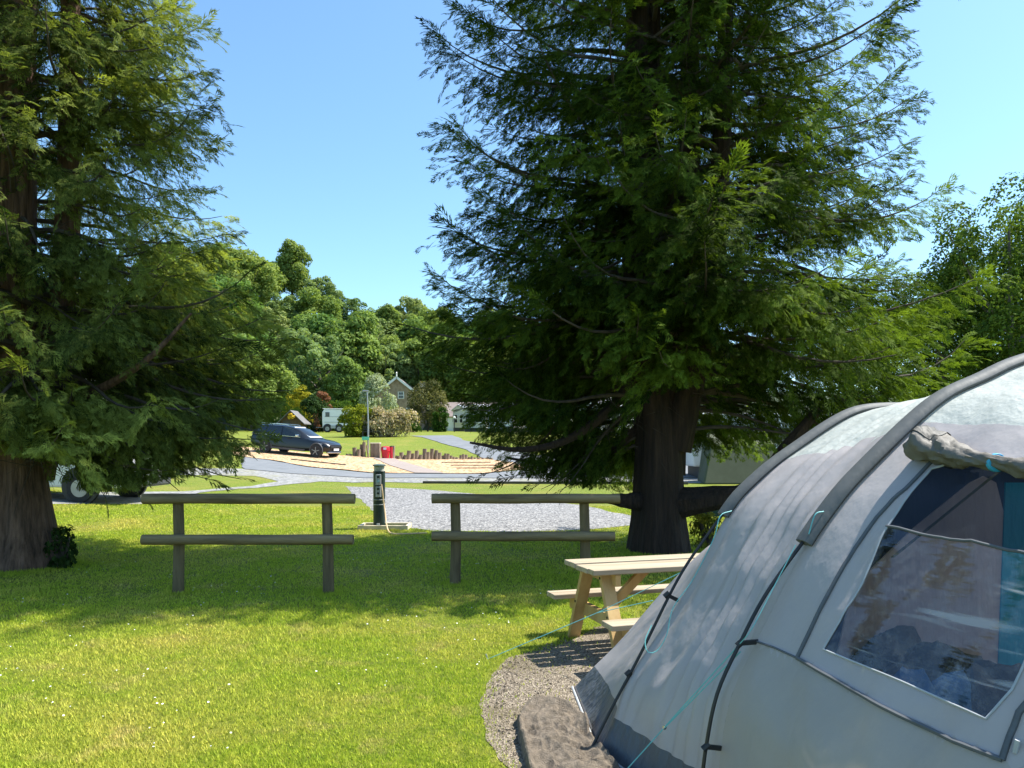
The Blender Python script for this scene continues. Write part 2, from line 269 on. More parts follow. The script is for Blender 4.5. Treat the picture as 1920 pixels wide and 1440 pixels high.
class MB:
    """collects shapes that become ONE mesh object"""
    def __init__(s): s.v = []; s.f = []
    def add(s, v, f):
        o = len(s.v); s.v += [tuple(p) for p in v]; s.f += [tuple(i + o for i in q) for q in f]; return s
    def box(s, c, d, rot=None):
        x, y, z = d[0] / 2, d[1] / 2, d[2] / 2
        v = [Vector(p) for p in ((-x, -y, -z), (x, -y, -z), (x, y, -z), (-x, y, -z), (-x, -y, z), (x, -y, z), (x, y, z), (-x, y, z))]
        if rot is not None: v = [rot @ p for p in v]
        return s.add([p + Vector(c) for p in v], [(3, 2, 1, 0), (4, 5, 6, 7), (0, 1, 5, 4), (1, 2, 6, 5), (2, 3, 7, 6), (3, 0, 4, 7)])
    def beam(s, p, q, wd, ht, up=(0, 0, 1)):
        p, q = Vector(p), Vector(q); t = (q - p); l = t.length; t.normalize()
        sd = t.cross(Vector(up)); sd = sd.normalized() if sd.length > 1e-4 else Vector((1, 0, 0)); u = sd.cross(t)
        m = Matrix((t, sd, u)).transposed()
        return s.box((p + q) / 2, (l, wd, ht), m)
    def tube(s, pts, rad, n=8, sx=1, up=None, cap=True, wob=0, ridge=0):
        pts = [Vector(p) for p in pts]; k = len(pts)
        rad = [rad] * k if not hasattr(rad, '__len__') else rad
        v = []; f = []; ref = Vector(up) if up else None
        for i in range(k):
            t = (pts[min(i + 1, k - 1)] - pts[max(i - 1, 0)]).normalized()
            a = ref if ref is not None else (Vector((0, 0, 1)) if abs(t.z) < .95 else Vector((1, 0, 0)))
            a = (a - t * a.dot(t)).normalized(); b = t.cross(a); ref = a if up is None else ref
            for j in range(n):
                th = 2 * math.pi * j / n; r = rad[i] * (1 + (wob * mnoise.noise(Vector((math.cos(th) * 1.7, math.sin(th) * 1.7, i * .35 + k))) if wob else 0) + (ridge * mnoise.noise(Vector((math.cos(th) * 4.5, math.sin(th) * 4.5, i * .30 + k))) if ridge else 0))
                v.append(pts[i] + a * (math.cos(th) * r) * sx + b * (math.sin(th) * r))
        for i in range(k - 1):
            for j in range(n):
                f.append((i * n + j, i * n + (j + 1) % n, (i + 1) * n + (j + 1) % n, (i + 1) * n + j))
        if cap: f.append(tuple(range(n - 1, -1, -1))); f.append(tuple((k - 1) * n + j for j in range(n)))
        return s.add(v, f)
    def prism(s, poly, h0, h1, fr=None):
        """poly of (a, b) extruded along c from h0 to h1; fr maps (a, b, c) to a point"""
        fr = fr or (lambda a, b, c: (a, b, c)); n = len(poly)
        v = [fr(a, b, h0) for a, b in poly] + [fr(a, b, h1) for a, b in poly]
        return s.add(v, [tuple(range(n - 1, -1, -1)), tuple(range(n, 2 * n))] + [(i, (i + 1) % n, n + (i + 1) % n, n + i) for i in range(n)])
    def lathe(s, prof, n=20, c=(0, 0, 0), axis='z'):
        v = []; f = []
        for r, h in prof:
            for j in range(n):
                th = 2 * math.pi * j / n; a, b = r * math.cos(th), r * math.sin(th)
                p = (a, b, h) if axis == 'z' else ((a, h, b) if axis == 'y' else (h, a, b))
                v.append(Vector(p) + Vector(c))
        for i in range(len(prof) - 1):
            for j in range(n): f.append((i * n + j, i * n + (j + 1) % n, (i + 1) * n + (j + 1) % n, (i + 1) * n + j))
        f.append(tuple(range(n - 1, -1, -1))); f.append(tuple((len(prof) - 1) * n + j for j in range(n)))
        return s.add(v, f)
    def build(s, name, m, parent=None, smooth=False, bevel=0, label=None):
        me = bpy.data.meshes.new(name); me.from_pydata(s.v, [], s.f)
        bm = bmesh.new(); bm.from_mesh(me); bmesh.ops.recalc_face_normals(bm, faces=bm.faces); bm.to_mesh(me); bm.free()
        if smooth:
            me.polygons.foreach_set('use_smooth', np.ones(len(me.polygons), bool))
            me.set_sharp_from_angle(angle=R(38))
        me.materials.append(m); o = link(bpy.data.objects.new(name, me), parent)
        if bevel:
            b = o.modifiers.new('bevel', 'BEVEL'); b.width = bevel; b.segments = 2; b.limit_method = 'ANGLE'
        if label: o['label'] = label
        return o
def smooth_curve(pts, n):
    """Catmull-Rom through points, resampled to n points of equal spacing"""
    P = np.asarray(pts, float); Q = np.vstack([2 * P[0] - P[1], P, 2 * P[-1] - P[-2]]); out = []
    for i in range(1, len(Q) - 2):
        for t in np.linspace(0, 1, 24, endpoint=False):
            a, b, c, d = Q[i - 1], Q[i], Q[i + 1], Q[i + 2]
            out.append(.5 * (2 * b + (c - a) * t + (2 * a - 5 * b + 4 * c - d) * t * t + (3 * b - a - 3 * c + d) * t ** 3))
    out.append(P[-1]); out = np.array(out)
    l = np.r_[0, np.cumsum(np.linalg.norm(np.diff(out, axis=0), axis=1))]
    return np.stack([np.interp(np.linspace(0, l[-1], n), l, out[:, k]) for k in range(out.shape[1])], 1)
def inside(poly, X, Y):
    X = np.asarray(X); Y = np.asarray(Y); r = np.zeros(X.shape, bool); n = len(poly)
    for i in range(n):
        x0, y0 = poly[i][0], poly[i][1]; x1, y1 = poly[(i + 1) % n][0], poly[(i + 1) % n][1]
        if y0 == y1: continue
        r ^= ((Y < y0) != (Y < y1)) & (X < (x1 - x0) * (Y - y0) / (y1 - y0) + x0)
    return r

# ------------------------------------------------------------------ ground sheets
XS = sorted(set([-900, -500, -300, -200, -150, -120] + list(range(-100, 101, 4)) + [-6, 120, 160, 250, 400, 900]))
YS = sorted(set([a for a, b in PK] + [14, 19.5, 24, 28, 33, 39, 45, 51, 57, 65, 76, 90, 110, 128, 142, 157, 171, 185, 205]))
gv = [(x, y, terrain(x, y)) for y in YS for x in XS]; nx = len(XS)
lf = [(j * nx + i, j * nx + i + 1, (j + 1) * nx + i + 1, (j + 1) * nx + i) for j in range(len(YS) - 1) for i in range(nx - 1)]
o = np_mesh('lawn', gv, [q for q in lf if gv[q[0]][1] < 122], M['lawn']); tag(o, kind='structure')
o = np_mesh('hillside', gv, [q for q in lf if gv[q[0]][1] >= 122], M['hill']); tag(o, kind='structure')
POLY = {}
def sheet(name, px, m, lift=.004, jit=.03, step=.25, world=None):
    """a ground covering outlined on the terrain, laid just above it"""
    P = [ground_at(*p) for p in px] if world is None else [Vector((a, b, 0)) for a, b in world]
    out = []; rr = random.Random(name)
    for i, a in enumerate(P):
        b = P[(i + 1) % len(P)]; k = max(1, min(160, int((b - a).length / step)))
        for j in range(k):
            p = a.lerp(b, j / k)
            q = mnoise.noise_vector(Vector((p.x * .9, p.y * .9, len(px or world)))) * jit * 2
            out.append((p.x + q.x + rr.uniform(-1, 1) * min(jit * .5, step * .22), p.y + q.y + rr.uniform(-1, 1) * min(jit * .5, step * .22)))
    POLY[name + str(len(POLY))] = out
    bm = bmesh.new(); bm.faces.new([bm.verts.new((x, y, 0)) for x, y in out])
    bmesh.ops.triangulate(bm, faces=bm.faces[:])
    lo = [min(p[k] for p in out) for k in (0, 1)]; hi = [max(p[k] for p in out) for k in (0, 1)]
    for ax, ks in ((1, YS), (0, XS)):
        for k in ks:
            if lo[ax] < k < hi[ax]:
                co = [0, 0, 0]; no = [0, 0, 0]; co[ax] = k; no[ax] = 1
                bmesh.ops.bisect_plane(bm, geom=bm.verts[:] + bm.edges[:] + bm.faces[:], plane_co=co, plane_no=no)
    for v in bm.verts: v.co.z = terrain(v.co.x, v.co.y) + lift
    bmesh.ops.recalc_face_normals(bm, faces=bm.faces[:])
    me = bpy.data.meshes.new(name); bm.to_mesh(me); bm.free(); me.materials.append(m)
    for p in me.polygons:
        pass
    return tag(link(bpy.data.objects.new(name, me)), kind='structure')
sheet('access_road', [(455, 858), (500, 863), (580, 877), (720, 889), (905, 890), (985, 881), (975, 872), (905, 859), (873, 843), (823, 830), (768, 817.5), (846, 816.5), (870, 826), (960, 842), (1000, 853), (1190, 866), (1500, 872), (1500, 893), (1180, 898), (900, 897), (700, 897), (560, 890), (455, 880)], M['asphalt'], .03, .1, .8)
sheet('road_verge_gravel', [(330, 878), (455, 879), (560, 889), (700, 896.5), (900, 896.5), (1180, 897.5), (1500, 892.5), (1500, 906), (1180, 906), (800, 906), (700, 904), (600, 903), (556, 907), (480, 915), (375, 924), (300, 946), (60, 946), (60, 925), (375, 920), (470, 912), (520, 903), (480, 893), (330, 890)], M['road_gravel'], .012, .08, .6)
sheet('gravel_pitch', [(645, 912), (720, 914), (806, 919), (950, 931), (1087, 947), (1184, 968), (1250, 972), (1250, 986), (1184, 986), (1094, 994), (960, 997), (812, 995), (752, 989), (715, 986), (700, 960), (668, 930)], M['grey_gravel'], .006, .07, .3)
sheet('orange_gravel_bay', [(440, 838), (500, 843), (640, 855), (720, 859), (905, 860), (960, 868), (984, 880), (905, 889.3), (720, 888.3), (580, 876.3), (500, 862.3), (440, 855)], M['orange_gravel'], .045, .12, .6)
sheet('paved_path', [(700, 860.5), (738, 860.5), (834, 889.5), (779, 889)], M['paving'], .065, .02, .8)
TAN = [(.02, 6.05), (.35, 6.55), (.9, 7.3), (2.2, 7.6), (4.6, 7.2), (6, 5), (5, 1.6), (2, .9), (.9, 1.4), (.35, 3.0), (.02, 4.2), (-.13, 5.0), (-.12, 5.6)]
sheet('tent_pitch_gravel', None, M['tan_gravel'], .004, .09, .07, TAN)

# ------------------------------------------------------------------ near grass: blades as one mass
def grass():
    n = 800000
    d = 3.6 + (rng.random(n) ** 1.55) * 17
    px = rng.random(n) * 2750 - 620
    X = (px - 960) * d / F
    keep = np.ones(n, bool)
    for k, p in POLY.items():
        pa = np.array(p)
        if pa[:, 1].min() > 24: continue
        fz = .05 if k.startswith('tent') else .03
        ins = inside(p, X + rng.normal(0, fz, len(X)), d + rng.normal(0, fz * 1.5, len(X)))
        if k.startswith('tent'): ins &= (rng.random(n) > .05 * np.exp(-np.clip(X - .2, 0, 9) * 3))
        keep &= ~ins
    X, d = X[keep], d[keep]; n = len(X)
    z = np.array([.07 * max(0, -(a + 6)) * interp(QK, b) if (a < -6 and b > 10) else 0 for a, b in zip(X, d)])
    patch = np.array([mnoise.noise(Vector((a * .8, b * .8, 3))) for a, b in zip(X, d)])
    h = (.009 + .018 * rng.random(n) + .014 * np.clip(patch, -1, 1)) * (1 + d * .02); wd = (.0028 + .0022 * rng.random(n)) * (1 + np.clip(d - 4, 0, 20) * .14)
    th = rng.random(n) * 6.283; lean = .25 + .75 * rng.random(n); ph = rng.random(n) * 6.283
    c, s = np.cos(th) * wd, np.sin(th) * wd
    feet = [(on_ground(px, Yd), .09) for px, Yd in ((334, 8.74), (614, 8.74), (853, 9.3), (1096, 9.3))] + [(on_ground(1238, 12.1), .50), (on_ground(46, 10.6), .52), (on_ground(711, 15.1), .3), (on_ground(46, 10.6), .56)]
    for c0, r0 in feet:
        k = int(260 + 2200 * r0); a_ = rng.random(k) * 6.283; rr_ = r0 + np.abs(rng.normal(0, .05 + r0 * .12, k))
        X = np.r_[X, c0.x + np.cos(a_) * rr_]; d = np.r_[d, c0.y + np.sin(a_) * rr_]; z = np.r_[z, np.full(k, c0.z)]
        h = np.r_[h, rng.uniform(.02, .06, k)]; wd = np.r_[wd, rng.uniform(.003, .006, k)]; lean = np.r_[lean, rng.uniform(.1, .6, k)]
        th = np.r_[th, rng.random(k) * 6.283]; ph = np.r_[ph, rng.random(k) * 6.283]
    n = len(X); c, s = np.cos(th) * wd, np.sin(th) * wd
    V = np.empty((n, 3, 3), np.float32)
    V[:, 0] = np.stack([X - c, d - s, z - .003], 1); V[:, 1] = np.stack([X + c, d + s, z - .003], 1)
    V[:, 2] = np.stack([X + np.cos(ph) * h * lean, d + np.sin(ph) * h * lean, z + h], 1)
    o = np_mesh('grass', V.reshape(-1, 3), np.arange(n * 3).reshape(-1, 3), M['blades'], tint=rng.random(n)); tag(o, kind='stuff')
    # daisies scattered in the turf
    mb = MB()
    for _ in range(430):
        dd = 4.2 + random.random() ** .8 * 7; xx = (random.uniform(-20, 1150) - 960) * dd / F
        if mnoise.noise(Vector((xx * .7, dd * .7, 9))) < -.05 or inside(TAN, [xx], [dd])[0]: continue
        r = random.uniform(.004, .0085); zz = random.uniform(.025, .04); n6 = 6
        tl = Vector((random.uniform(-.3, .3), random.uniform(-.6, .1), 1)).normalized(); u = tl.orthogonal().normalized(); v2 = tl.cross(u)
        mb.add([Vector((xx, dd, zz)) + u * r * math.cos(k * 1.047) + v2 * r * math.sin(k * 1.047) for k in range(6)], [tuple(range(6))])
    o = mb.build('daisies', M['daisy']); tag(o, kind='stuff')
grass()

def stones():
    mb = MB(); r_ = random.Random(4)
    for _ in range(1500):
        t = r_.random() * len(TAN); i = int(t); a, b_ = TAN[i], TAN[(i + 1) % len(TAN)]; f_ = t - i
        x = a[0] + (b_[0] - a[0]) * f_ + r_.gauss(0, .09); y = a[1] + (b_[1] - a[1]) * f_ + r_.gauss(0, .12)
        if r_.random() < .5: x, y = r_.uniform(-.1, 1.0), r_.uniform(3.2, 6.6)
        if y < 3 or x > 1.2 or not inside(TAN, [x + .03], [y])[0]: continue
        s_ = r_.uniform(.006, .017); e = [(s_ * r_.uniform(.6, 1.3), 0, .0), (0, s_ * r_.uniform(.6, 1.3), 0), (-s_ * r_.uniform(.6, 1.3), 0, 0), (0, -s_ * r_.uniform(.6, 1.3), 0), (r_.uniform(-.3, .3) * s_, r_.uniform(-.3, .3) * s_, s_ * r_.uniform(.5, .9))]
        a0 = r_.random() * 6; c, q = math.cos(a0), math.sin(a0)
        mb.add([(x + u * c - v * q, y + u * q + v * c, w_ + .006) for u, v, w_ in e], [(0, 1, 4), (1, 2, 4), (2, 3, 4), (3, 0, 4)])
    tag(mb.build('loose_gravel', M['tan_gravel']), kind='stuff')
stones()

# ------------------------------------------------------------------ conifers
def frond_template(seed):
    """a flat spray: a stem with irregular slender shoots on both sides, each forked again"""
    rg = random.Random(seed); V = []; Q = []
    def kite(p, ang, ln, wd):
        c, s = math.cos(ang), math.sin(ang)
        for a, b in ((0, 0), (.5, -wd), (1, 0), (.5, wd)):
            x, y = p[0] + (a * c) * ln - b * s, p[1] + (a * s) * ln + b * c
            V.append((x, y, -.26 * x * x - .7 * y * y))
        k = len(V) - 4; Q.append((k, k + 1, k + 2, k + 3))
    prof = [.26, .40, .44, .38, .30, .20]
    for i, l in enumerate(prof):
        for sg in (1, -1):
            if rg.random() < .08: continue
            x = .05 + .80 * i / len(prof) + (.06 if sg < 0 else 0) + rg.uniform(-.02, .02); ln = l * rg.uniform(.6, 1.25); an = sg * R(rg.uniform(28, 44))
            kite((x, 0), an, ln, .024); e = rg.uniform(.25, .5)
            kite((x + e * ln * math.cos(an), e * ln * math.sin(an)), an - sg * R(rg.uniform(22, 34)), ln * rg.uniform(.4, .65), .02)
    kite((0, 0), 0, .55, .012); kite((.5, 0), 0, .55, .024)
    return np.array(V, np.float32), np.array(Q, np.int32)
FTS = [frond_template(k) for k in range(5)]
def emit_fronds(P, D, S, Tn, name, m, parent, rg):
    """P base points, D directions, S sizes, Tn tint -> one mesh"""
    P = np.array(P, np.float32); D = np.array(D, np.float32); S = np.array(S, np.float32); Tn = np.array(Tn, np.float32)
    D /= np.linalg.norm(D, axis=1)[:, None]; n = len(P); kind = rg.integers(0, len(FTS), n); VV, QQ, TT = [], [], []; o = 0
    U = np.array([0, 0, 1], np.float32) + rg.normal(0, .5, (n, 3)).astype(np.float32)
    Sd = np.cross(U, D); Sd /= np.linalg.norm(Sd, axis=1)[:, None]; U = np.cross(D, Sd)
    for k, (TV, TQ) in enumerate(FTS):
        i = np.where(kind == k)[0]; loc = TV[None] * S[i, None, None]
        W = P[i, None] + loc[:, :, 0:1] * D[i, None] + loc[:, :, 1:2] * Sd[i, None] + loc[:, :, 2:3] * U[i, None]
        Q = TQ[None] + (np.arange(len(i)) * len(TV))[:, None, None] + o; o += len(i) * len(TV)
        VV.append(W.reshape(-1, 3)); QQ.append(Q.reshape(-1, 4)); TT.append(np.clip(Tn[i, None] + rg.normal(0, .10, (len(i), len(TQ))), 0, 1).ravel())
    return np_mesh(name, np.concatenate(VV), np.concatenate(QQ), m, parent, np.concatenate(TT))
def conifer(label, loc, stems, bark, leaf, radius, z0, z1, nb, seed, base_prof, limbs=(), floor=None, skip=None, extra=(), clump=-.27):
    """stems: list of polylines (local) with radii; radius(z, az) the crown's reach; boughs sweep out, sag and lift at the tips"""
    rg = np.random.default_rng(seed)
    root = thing('conifer_tree', label, 'tree', loc)
    mb = MB()
    for pts, rad in stems:
        c = smooth_curve([(*p, r) for p, r in zip(pts, rad)], 26)
        mb.tube(c[:, :3], list(c[:, 3]), 56, wob=.2, ridge=.10)
    tr = mb.build('trunk', bark, root, smooth=True)
    lm = MB()
    for pts, rad in limbs:
        c = smooth_curve([(*p, r) for p, r in zip(pts, rad)], 18); lm.tube(c[:, :3], list(c[:, 3]), 9, wob=.15)
    tw = MB(); P, D, S, T = [], [], [], []
    main = [smooth_curve(p, 40) for p, r in stems]
    def bough(p0, az, Lb, e0, foliage_from=.22, lift=1.0, dens=1.0, tbase=None):
        n = 12; p = Vector(p0); pts = [p.copy()]; a = az
        droop = rg.uniform(18, 40); upt = rg.uniform(25, 55) * lift
        for i in range(n):
            t = (i + .5) / n; el = R(e0 - droop * math.sin(min(1, t * 1.4) * math.pi * .5) + upt * max(0, t - .55) / .45)
            a += rg.normal(0, .045)
            p = p + Vector((math.cos(a) * math.cos(el), math.sin(a) * math.cos(el), math.sin(el))) * (Lb / n); pts.append(p.copy())
        if floor:
            for i, q in enumerate(pts):
                if i > 2 and q.z < floor(q.x, q.y) + .05: pts = pts[:i + 1]; break
            n = len(pts) - 1; Lb = sum((pts[i + 1] - pts[i]).length for i in range(n))
            if n < 3: return
        r0 = .012 + .010 * Lb
        tw.tube(pts, [max(.004, r0 * (1 - .9 * i / n)) for i in range(n + 1)], 5, cap=False)
        A = np.array([tuple(q) for q in pts]); step = .115 / dens; m_ = max(3, int(Lb / step))
        tb = (rg.uniform(.55, 1) if rg.random() < .32 else rg.uniform(.0, .4)) if tbase is None else tbase * rg.uniform(.6, 1.3)  # pale boughs among dark ones: sunlit sprays put into the tint
        for k in range(m_):
            t = foliage_from + (1 - foliage_from) * (k + rg.random()) / m_
            if t > 1: t = 1
            f_ = t * n; i = min(int(f_), n - 1); q = A[i] + (A[i + 1] - A[i]) * (f_ - i); tg = A[i + 1] - A[i]; tg /= np.linalg.norm(tg)
            sd = np.cross(tg, (0, 0, 1)); sd /= np.linalg.norm(sd) + 1e-6
            for sg in (1, -1):
                if rg.random() < .12: continue
                l2 = (.26 + .52 * math.sin(min(1, (1 - t) * 1.7 + .16) * math.pi * .55)) * rg.uniform(.55, 1.15) * min(1, .4 + Lb / 4)
                dr = rg.uniform(.1, .75)
                d2 = tg * .75 + sd * sg * .75 + np.array((0, 0, -dr)); d2 /= np.linalg.norm(d2)
                nf = max(1, int(l2 / .095))
                for j in range(nf):
                    s_ = (j + .35) / nf; b = q + d2 * l2 * s_ + np.array((0, 0, -.25 * l2 * s_ * s_))
                    dd = d2 * .7 + tg * .5 + np.array((0, 0, -.25 * s_ - .15)) + rg.normal(0, .28, 3)
                    dd /= np.linalg.norm(dd); sz_ = rg.uniform(.15, .30)
                    if floor and b[2] + min(0, dd[2]) * sz_ - .06 < floor(b[0] + dd[0] * sz_, b[1] + dd[1] * sz_): continue
                    if mnoise.noise(Vector((b[0] * 1.5 + seed, b[1] * 1.5, b[2] * 1.9))) < clump + rg.normal(0, .10): continue
                    P.append(b); D.append(dd); S.append(sz_); T.append(tb * .65 + .35 * rg.random() * (.5 + .5 * t))
            if t > .93 and not (floor and q[2] < floor(q[0], q[1])):
                P.append(q); D.append(tg + rg.normal(0, .15, 3)); S.append(rg.uniform(.3, .45)); T.append(tb)
        # bare thin twigs inside the crown
        for k in range(3):
            i = int(rg.integers(1, min(6, n + 1))); q = pts[i]
            v = Vector((rg.normal(0, 1), rg.normal(0, 1), rg.normal(-.3, .6))).normalized() * rg.uniform(.3, .8)
            tw.tube([q, q + v * .5 + Vector((0, 0, .04)), q + v], [.006, .004, .002], 4, cap=False)
    for _ in range(nb):
        z = z0 + (z1 - z0) * (rg.random() ** 1.12); az = rg.random() * 2 * math.pi
        rad = radius(z, az)
        if rad < .3: continue
        st = main[int(rg.integers(len(main)))]
        if not (st[0, 2] <= z <= st[-1, 2]): st = main[0]
        i = min(int(np.searchsorted(st[:, 2], z)), len(st) - 1); b = Vector(st[i])
        off = math.cos(az) * b.x + math.sin(az) * b.y           # reach is counted from the tree's axis
        Lb = max(.5, (rad - off) * rg.uniform(.72, 1.06))
        tip = b + Vector((math.cos(az), math.sin(az), 0)) * Lb
        if skip and skip(tip, az, z): continue
        bough(b, az, Lb, rg.uniform(2, 26) + 14 * (z - z0) / (z1 - z0))
    for e in extra: bough(*e)
    lm.build('limb', bark, root, smooth=True) if limbs else None
    tw.build('bough', M['twig'], root)
    emit_fronds(P, D, S, T, 'crown', leaf, root, rg)
    return root

# right-hand tree: several stems rising from one flared butt
def rad_right(z, az):
    base = np.interp(z, [.6, 1.5, 3, 5, 8, 11, 14, 17.2], [2.2, 3.0, 3.6, 3.45, 3.05, 2.75, 2.0, .4])
    rightness = max(0, math.cos(az))
    return base * (1 + (.20 if z < 5.5 else .10) * rightness * (z > 1.5)) * (1 + .06 * math.sin(3 * az + z * 1.3)) * (1 + .07 * math.sin(z * 3.3 + az))
tb = on_ground(1238, 12.1)
stems = [([(0, 0, -.15), (0, 0, .25), (-.02, 0, .9), (-.03, 0, 1.9), (-.16, 0, 2.8), (-.36, .05, 4.2), (-.38, .05, 6.5), (-.34, .1, 9.5), (-.2, .1, 13), (-.1, .1, 17)], [.50, .43, .385, .36, .27, .21, .19, .16, .1, .03]),
         ([(.12, .05, 1.2), (.18, .05, 2.2), (.32, .1, 3.4), (.46, .15, 5.2), (.5, .2, 8), (.5, .3, 11.5), (.4, .3, 14.5)], [.28, .25, .21, .17, .14, .1, .03]),
         ([(.2, -.02, 1.6), (.42, -.1, 2.6), (.72, -.2, 4), (.86, -.3, 6), (.95, -.3, 9), (.9, -.3, 12)], [.28, .24, .18, .14, .1, .03]),
         ([(-.02, .2, 1.6), (.1, .45, 3), (.05, .7, 6), (0, .7, 10), (0, .6, 13)], [.26, .2, .15, .1, .03])]
limbs = [([(-.3, -.1, 3.0), (-.75, -.4, 2.3), (-1.5, -.8, 1.75), (-2.2, -1.1, 1.6), (-2.9, -1.4, 1.7)], [.10, .085, .06, .04, .015]),
         ([(-.25, 0, 2.0), (-.8, .2, 1.55), (-1.6, .4, 1.35), (-2.4, .5, 1.45)], [.09, .07, .05, .015]),
         ([(-.3, -.1, .78), (-.7, -.25, .82), (-1.0, -.35, .86)], [.16, .10, .05]),
         ([(.2, -.1, .75), (.75, -.35, .85), (1.2, -.5, .95), (1.55, -.6, 1.25), (1.75, -.65, 1.6), (2.2, -.7, 2.2)], [.26, .19, .16, .15, .12, .06])]
def skip_right(tip, az, z):
    # the low boughs are gone on the viewer's side and over the picnic table
    if z < 1.7 and math.sin(az) < -.35: return True
    return z < 2.4 and math.sin(az) < -.55 and abs(math.cos(az)) < .7
LOW_R = [(600, 400), (760, 620), (785, 690), (840, 715), (864, 800), (880, 885), (960, 898), (1060, 920), (1180, 934), (1320, 915), (1500, 880), (1700, 820), (1860, 690), (2000, 560)]
def floor_right(x, y):
    X, Y = tb.x + x, tb.y + y; f = EYE - (interp(LOW_R, 960 + F * X / Y) - HY) * Y / F
    return max(f, 2.35) if -.65 < x < .7 and y < .1 else f
extra = []
for k in range(11):       # long sagging boughs low on the left
    extra.append(((-.35, -.1 + .05 * k, 2.2 + .18 * k), math.pi + (-.55 + .11 * k), 2.7 + .5 * math.sin(k * 2.1), -24 + 1.5 * k, .3, 1.2, .85, .18))
for k in range(7):
    extra.append(((-.3, 0, 1.7 + .12 * k), math.pi + (-.5 + .18 * k), 1.9 + .6 * math.sin(k * 1.7), -22, .2, .8, .8, .15))
for k in range(9):       # reaching arms low on the right, tinted pale as if sunlit
    extra.append(((.6, -.1, 2.2 + .28 * k), -.35 + .09 * k, 3.5 + .75 * math.sin(k * 2.3 + 1), -2 + 2 * k, .25, 1.3, 1, .8))
for k in range(44):       # shorter sprays on the viewer's side of the stems
    z_ = 3.1 + 11 * (k / 44); extra.append(((.1 + .45 * math.sin(k * 3.7), -.1, z_), -1.57 + 1.1 * math.sin(k * 2.4), (2.3 + .6 * math.sin(k * 1.3)) * (1 - .03 * z_), 4 + 12 * math.sin(k), .12, 1, 1))
conifer('very large dark multi-stemmed conifer standing beside the picnic table and behind the tent', tb, stems, M['bark'], M['frond_dark'], rad_right, 1.5, 16.6, 470, 11, None, limbs, floor=floor_right, skip=skip_right, extra=extra)

# left-hand tree, cut by the edge of the picture
def rad_left(z, az):
    base = np.interp(z, [.8, 1.6, 3, 4.2, 5, 8, 11, 14, 16.5], [2.6, 3.4, 3.5, 2.9, 2.5, 2.15, 1.8, 1.1, .3])
    return base * (1 + .07 * math.sin(4 * az + z * 1.1)) * (1 + .08 * math.sin(z * 3.1 + az * 2))
tl = on_ground(46, 10.6)
stems = [([(0, 0, -.15), (.0, 0, .2), (-.02, 0, .7), (-.06, 0, 1.4), (-.1, 0, 2.5), (-.15, .05, 5), (-.15, .1, 9), (-.1, .1, 13), (0, .1, 16.5)], [.56, .455, .365, .31, .28, .25, .2, .1, .03]),
         ([(.1, .1, 1.2), (.25, .2, 2.5), (.4, .35, 5), (.4, .4, 9), (.3, .4, 12)], [.22, .2, .16, .1, .03])]
extra = []
for k in range(16):
    extra.append(((.1, -.05, 1.9 + .13 * k), -.75 + .1 * k, 3.1 + .55 * math.sin(k * 1.9), -12 + 1.2 * k, .15, .7, 1, .45))
for k in range(7):
    extra.append(((.2, 0, 3.4 + .75 * k), -.35 + .08 * k, 2.45 - .10 * k + .3 * math.sin(k * 2.7), 14, .2, 1.5, 1, .6))
LOW_L = [(-600, 862), (60, 866), (100, 880), (150, 882), (168, 936), (250, 932), (330, 905), (450, 898), (500, 852), (545, 740), (600, 600), (800, 400)]
def floor_left(x, y):
    """how low the boughs hang in each direction, seen from the lawn"""
    X, Y = tl.x + x, tl.y + y
    return EYE - (interp(LOW_L, 960 + F * X / Y) - HY) * Y / F
for k in range(46):
    z_ = 2.4 + 10 * (k / 46); extra.append(((-.1, 0, z_), -1.57 + .95 * math.sin(k * 2.4), (1.9 + .5 * math.sin(k * 1.3)) * (1 - .035 * z_), 2 + 12 * math.sin(k), .1, 1, 1))
for k in range(12):
    extra.append(((.15, -.1 + .03 * k, 1.75 + .09 * k), -.95 + .11 * k, 2.5 + .7 * math.sin(k * 2.3), -20 + 1.5 * k, .12, .9, 1.1, .3))
for k in range(16):
    extra.append(((.15, -.05, 1.5 + .05 * k), -.95 + .075 * k, 1.75 + .5 * math.sin(k * 1.9), -9 + 1.2 * k, .3, .7, 1.2, .35))
conifer('olive green conifer with shaggy reddish trunk at the left edge of the lawn', tl, stems, M['bark_left'], M['frond_lit'], rad_left, 1.9, 16, 390, 23, None, [([(.1, 0, 2.2), (1.0, -.4, 2.3), (2.0, -.8, 2.7), (2.7, -1, 3.3)], [.08, .06, .04, .015])], floor=floor_left, extra=extra)

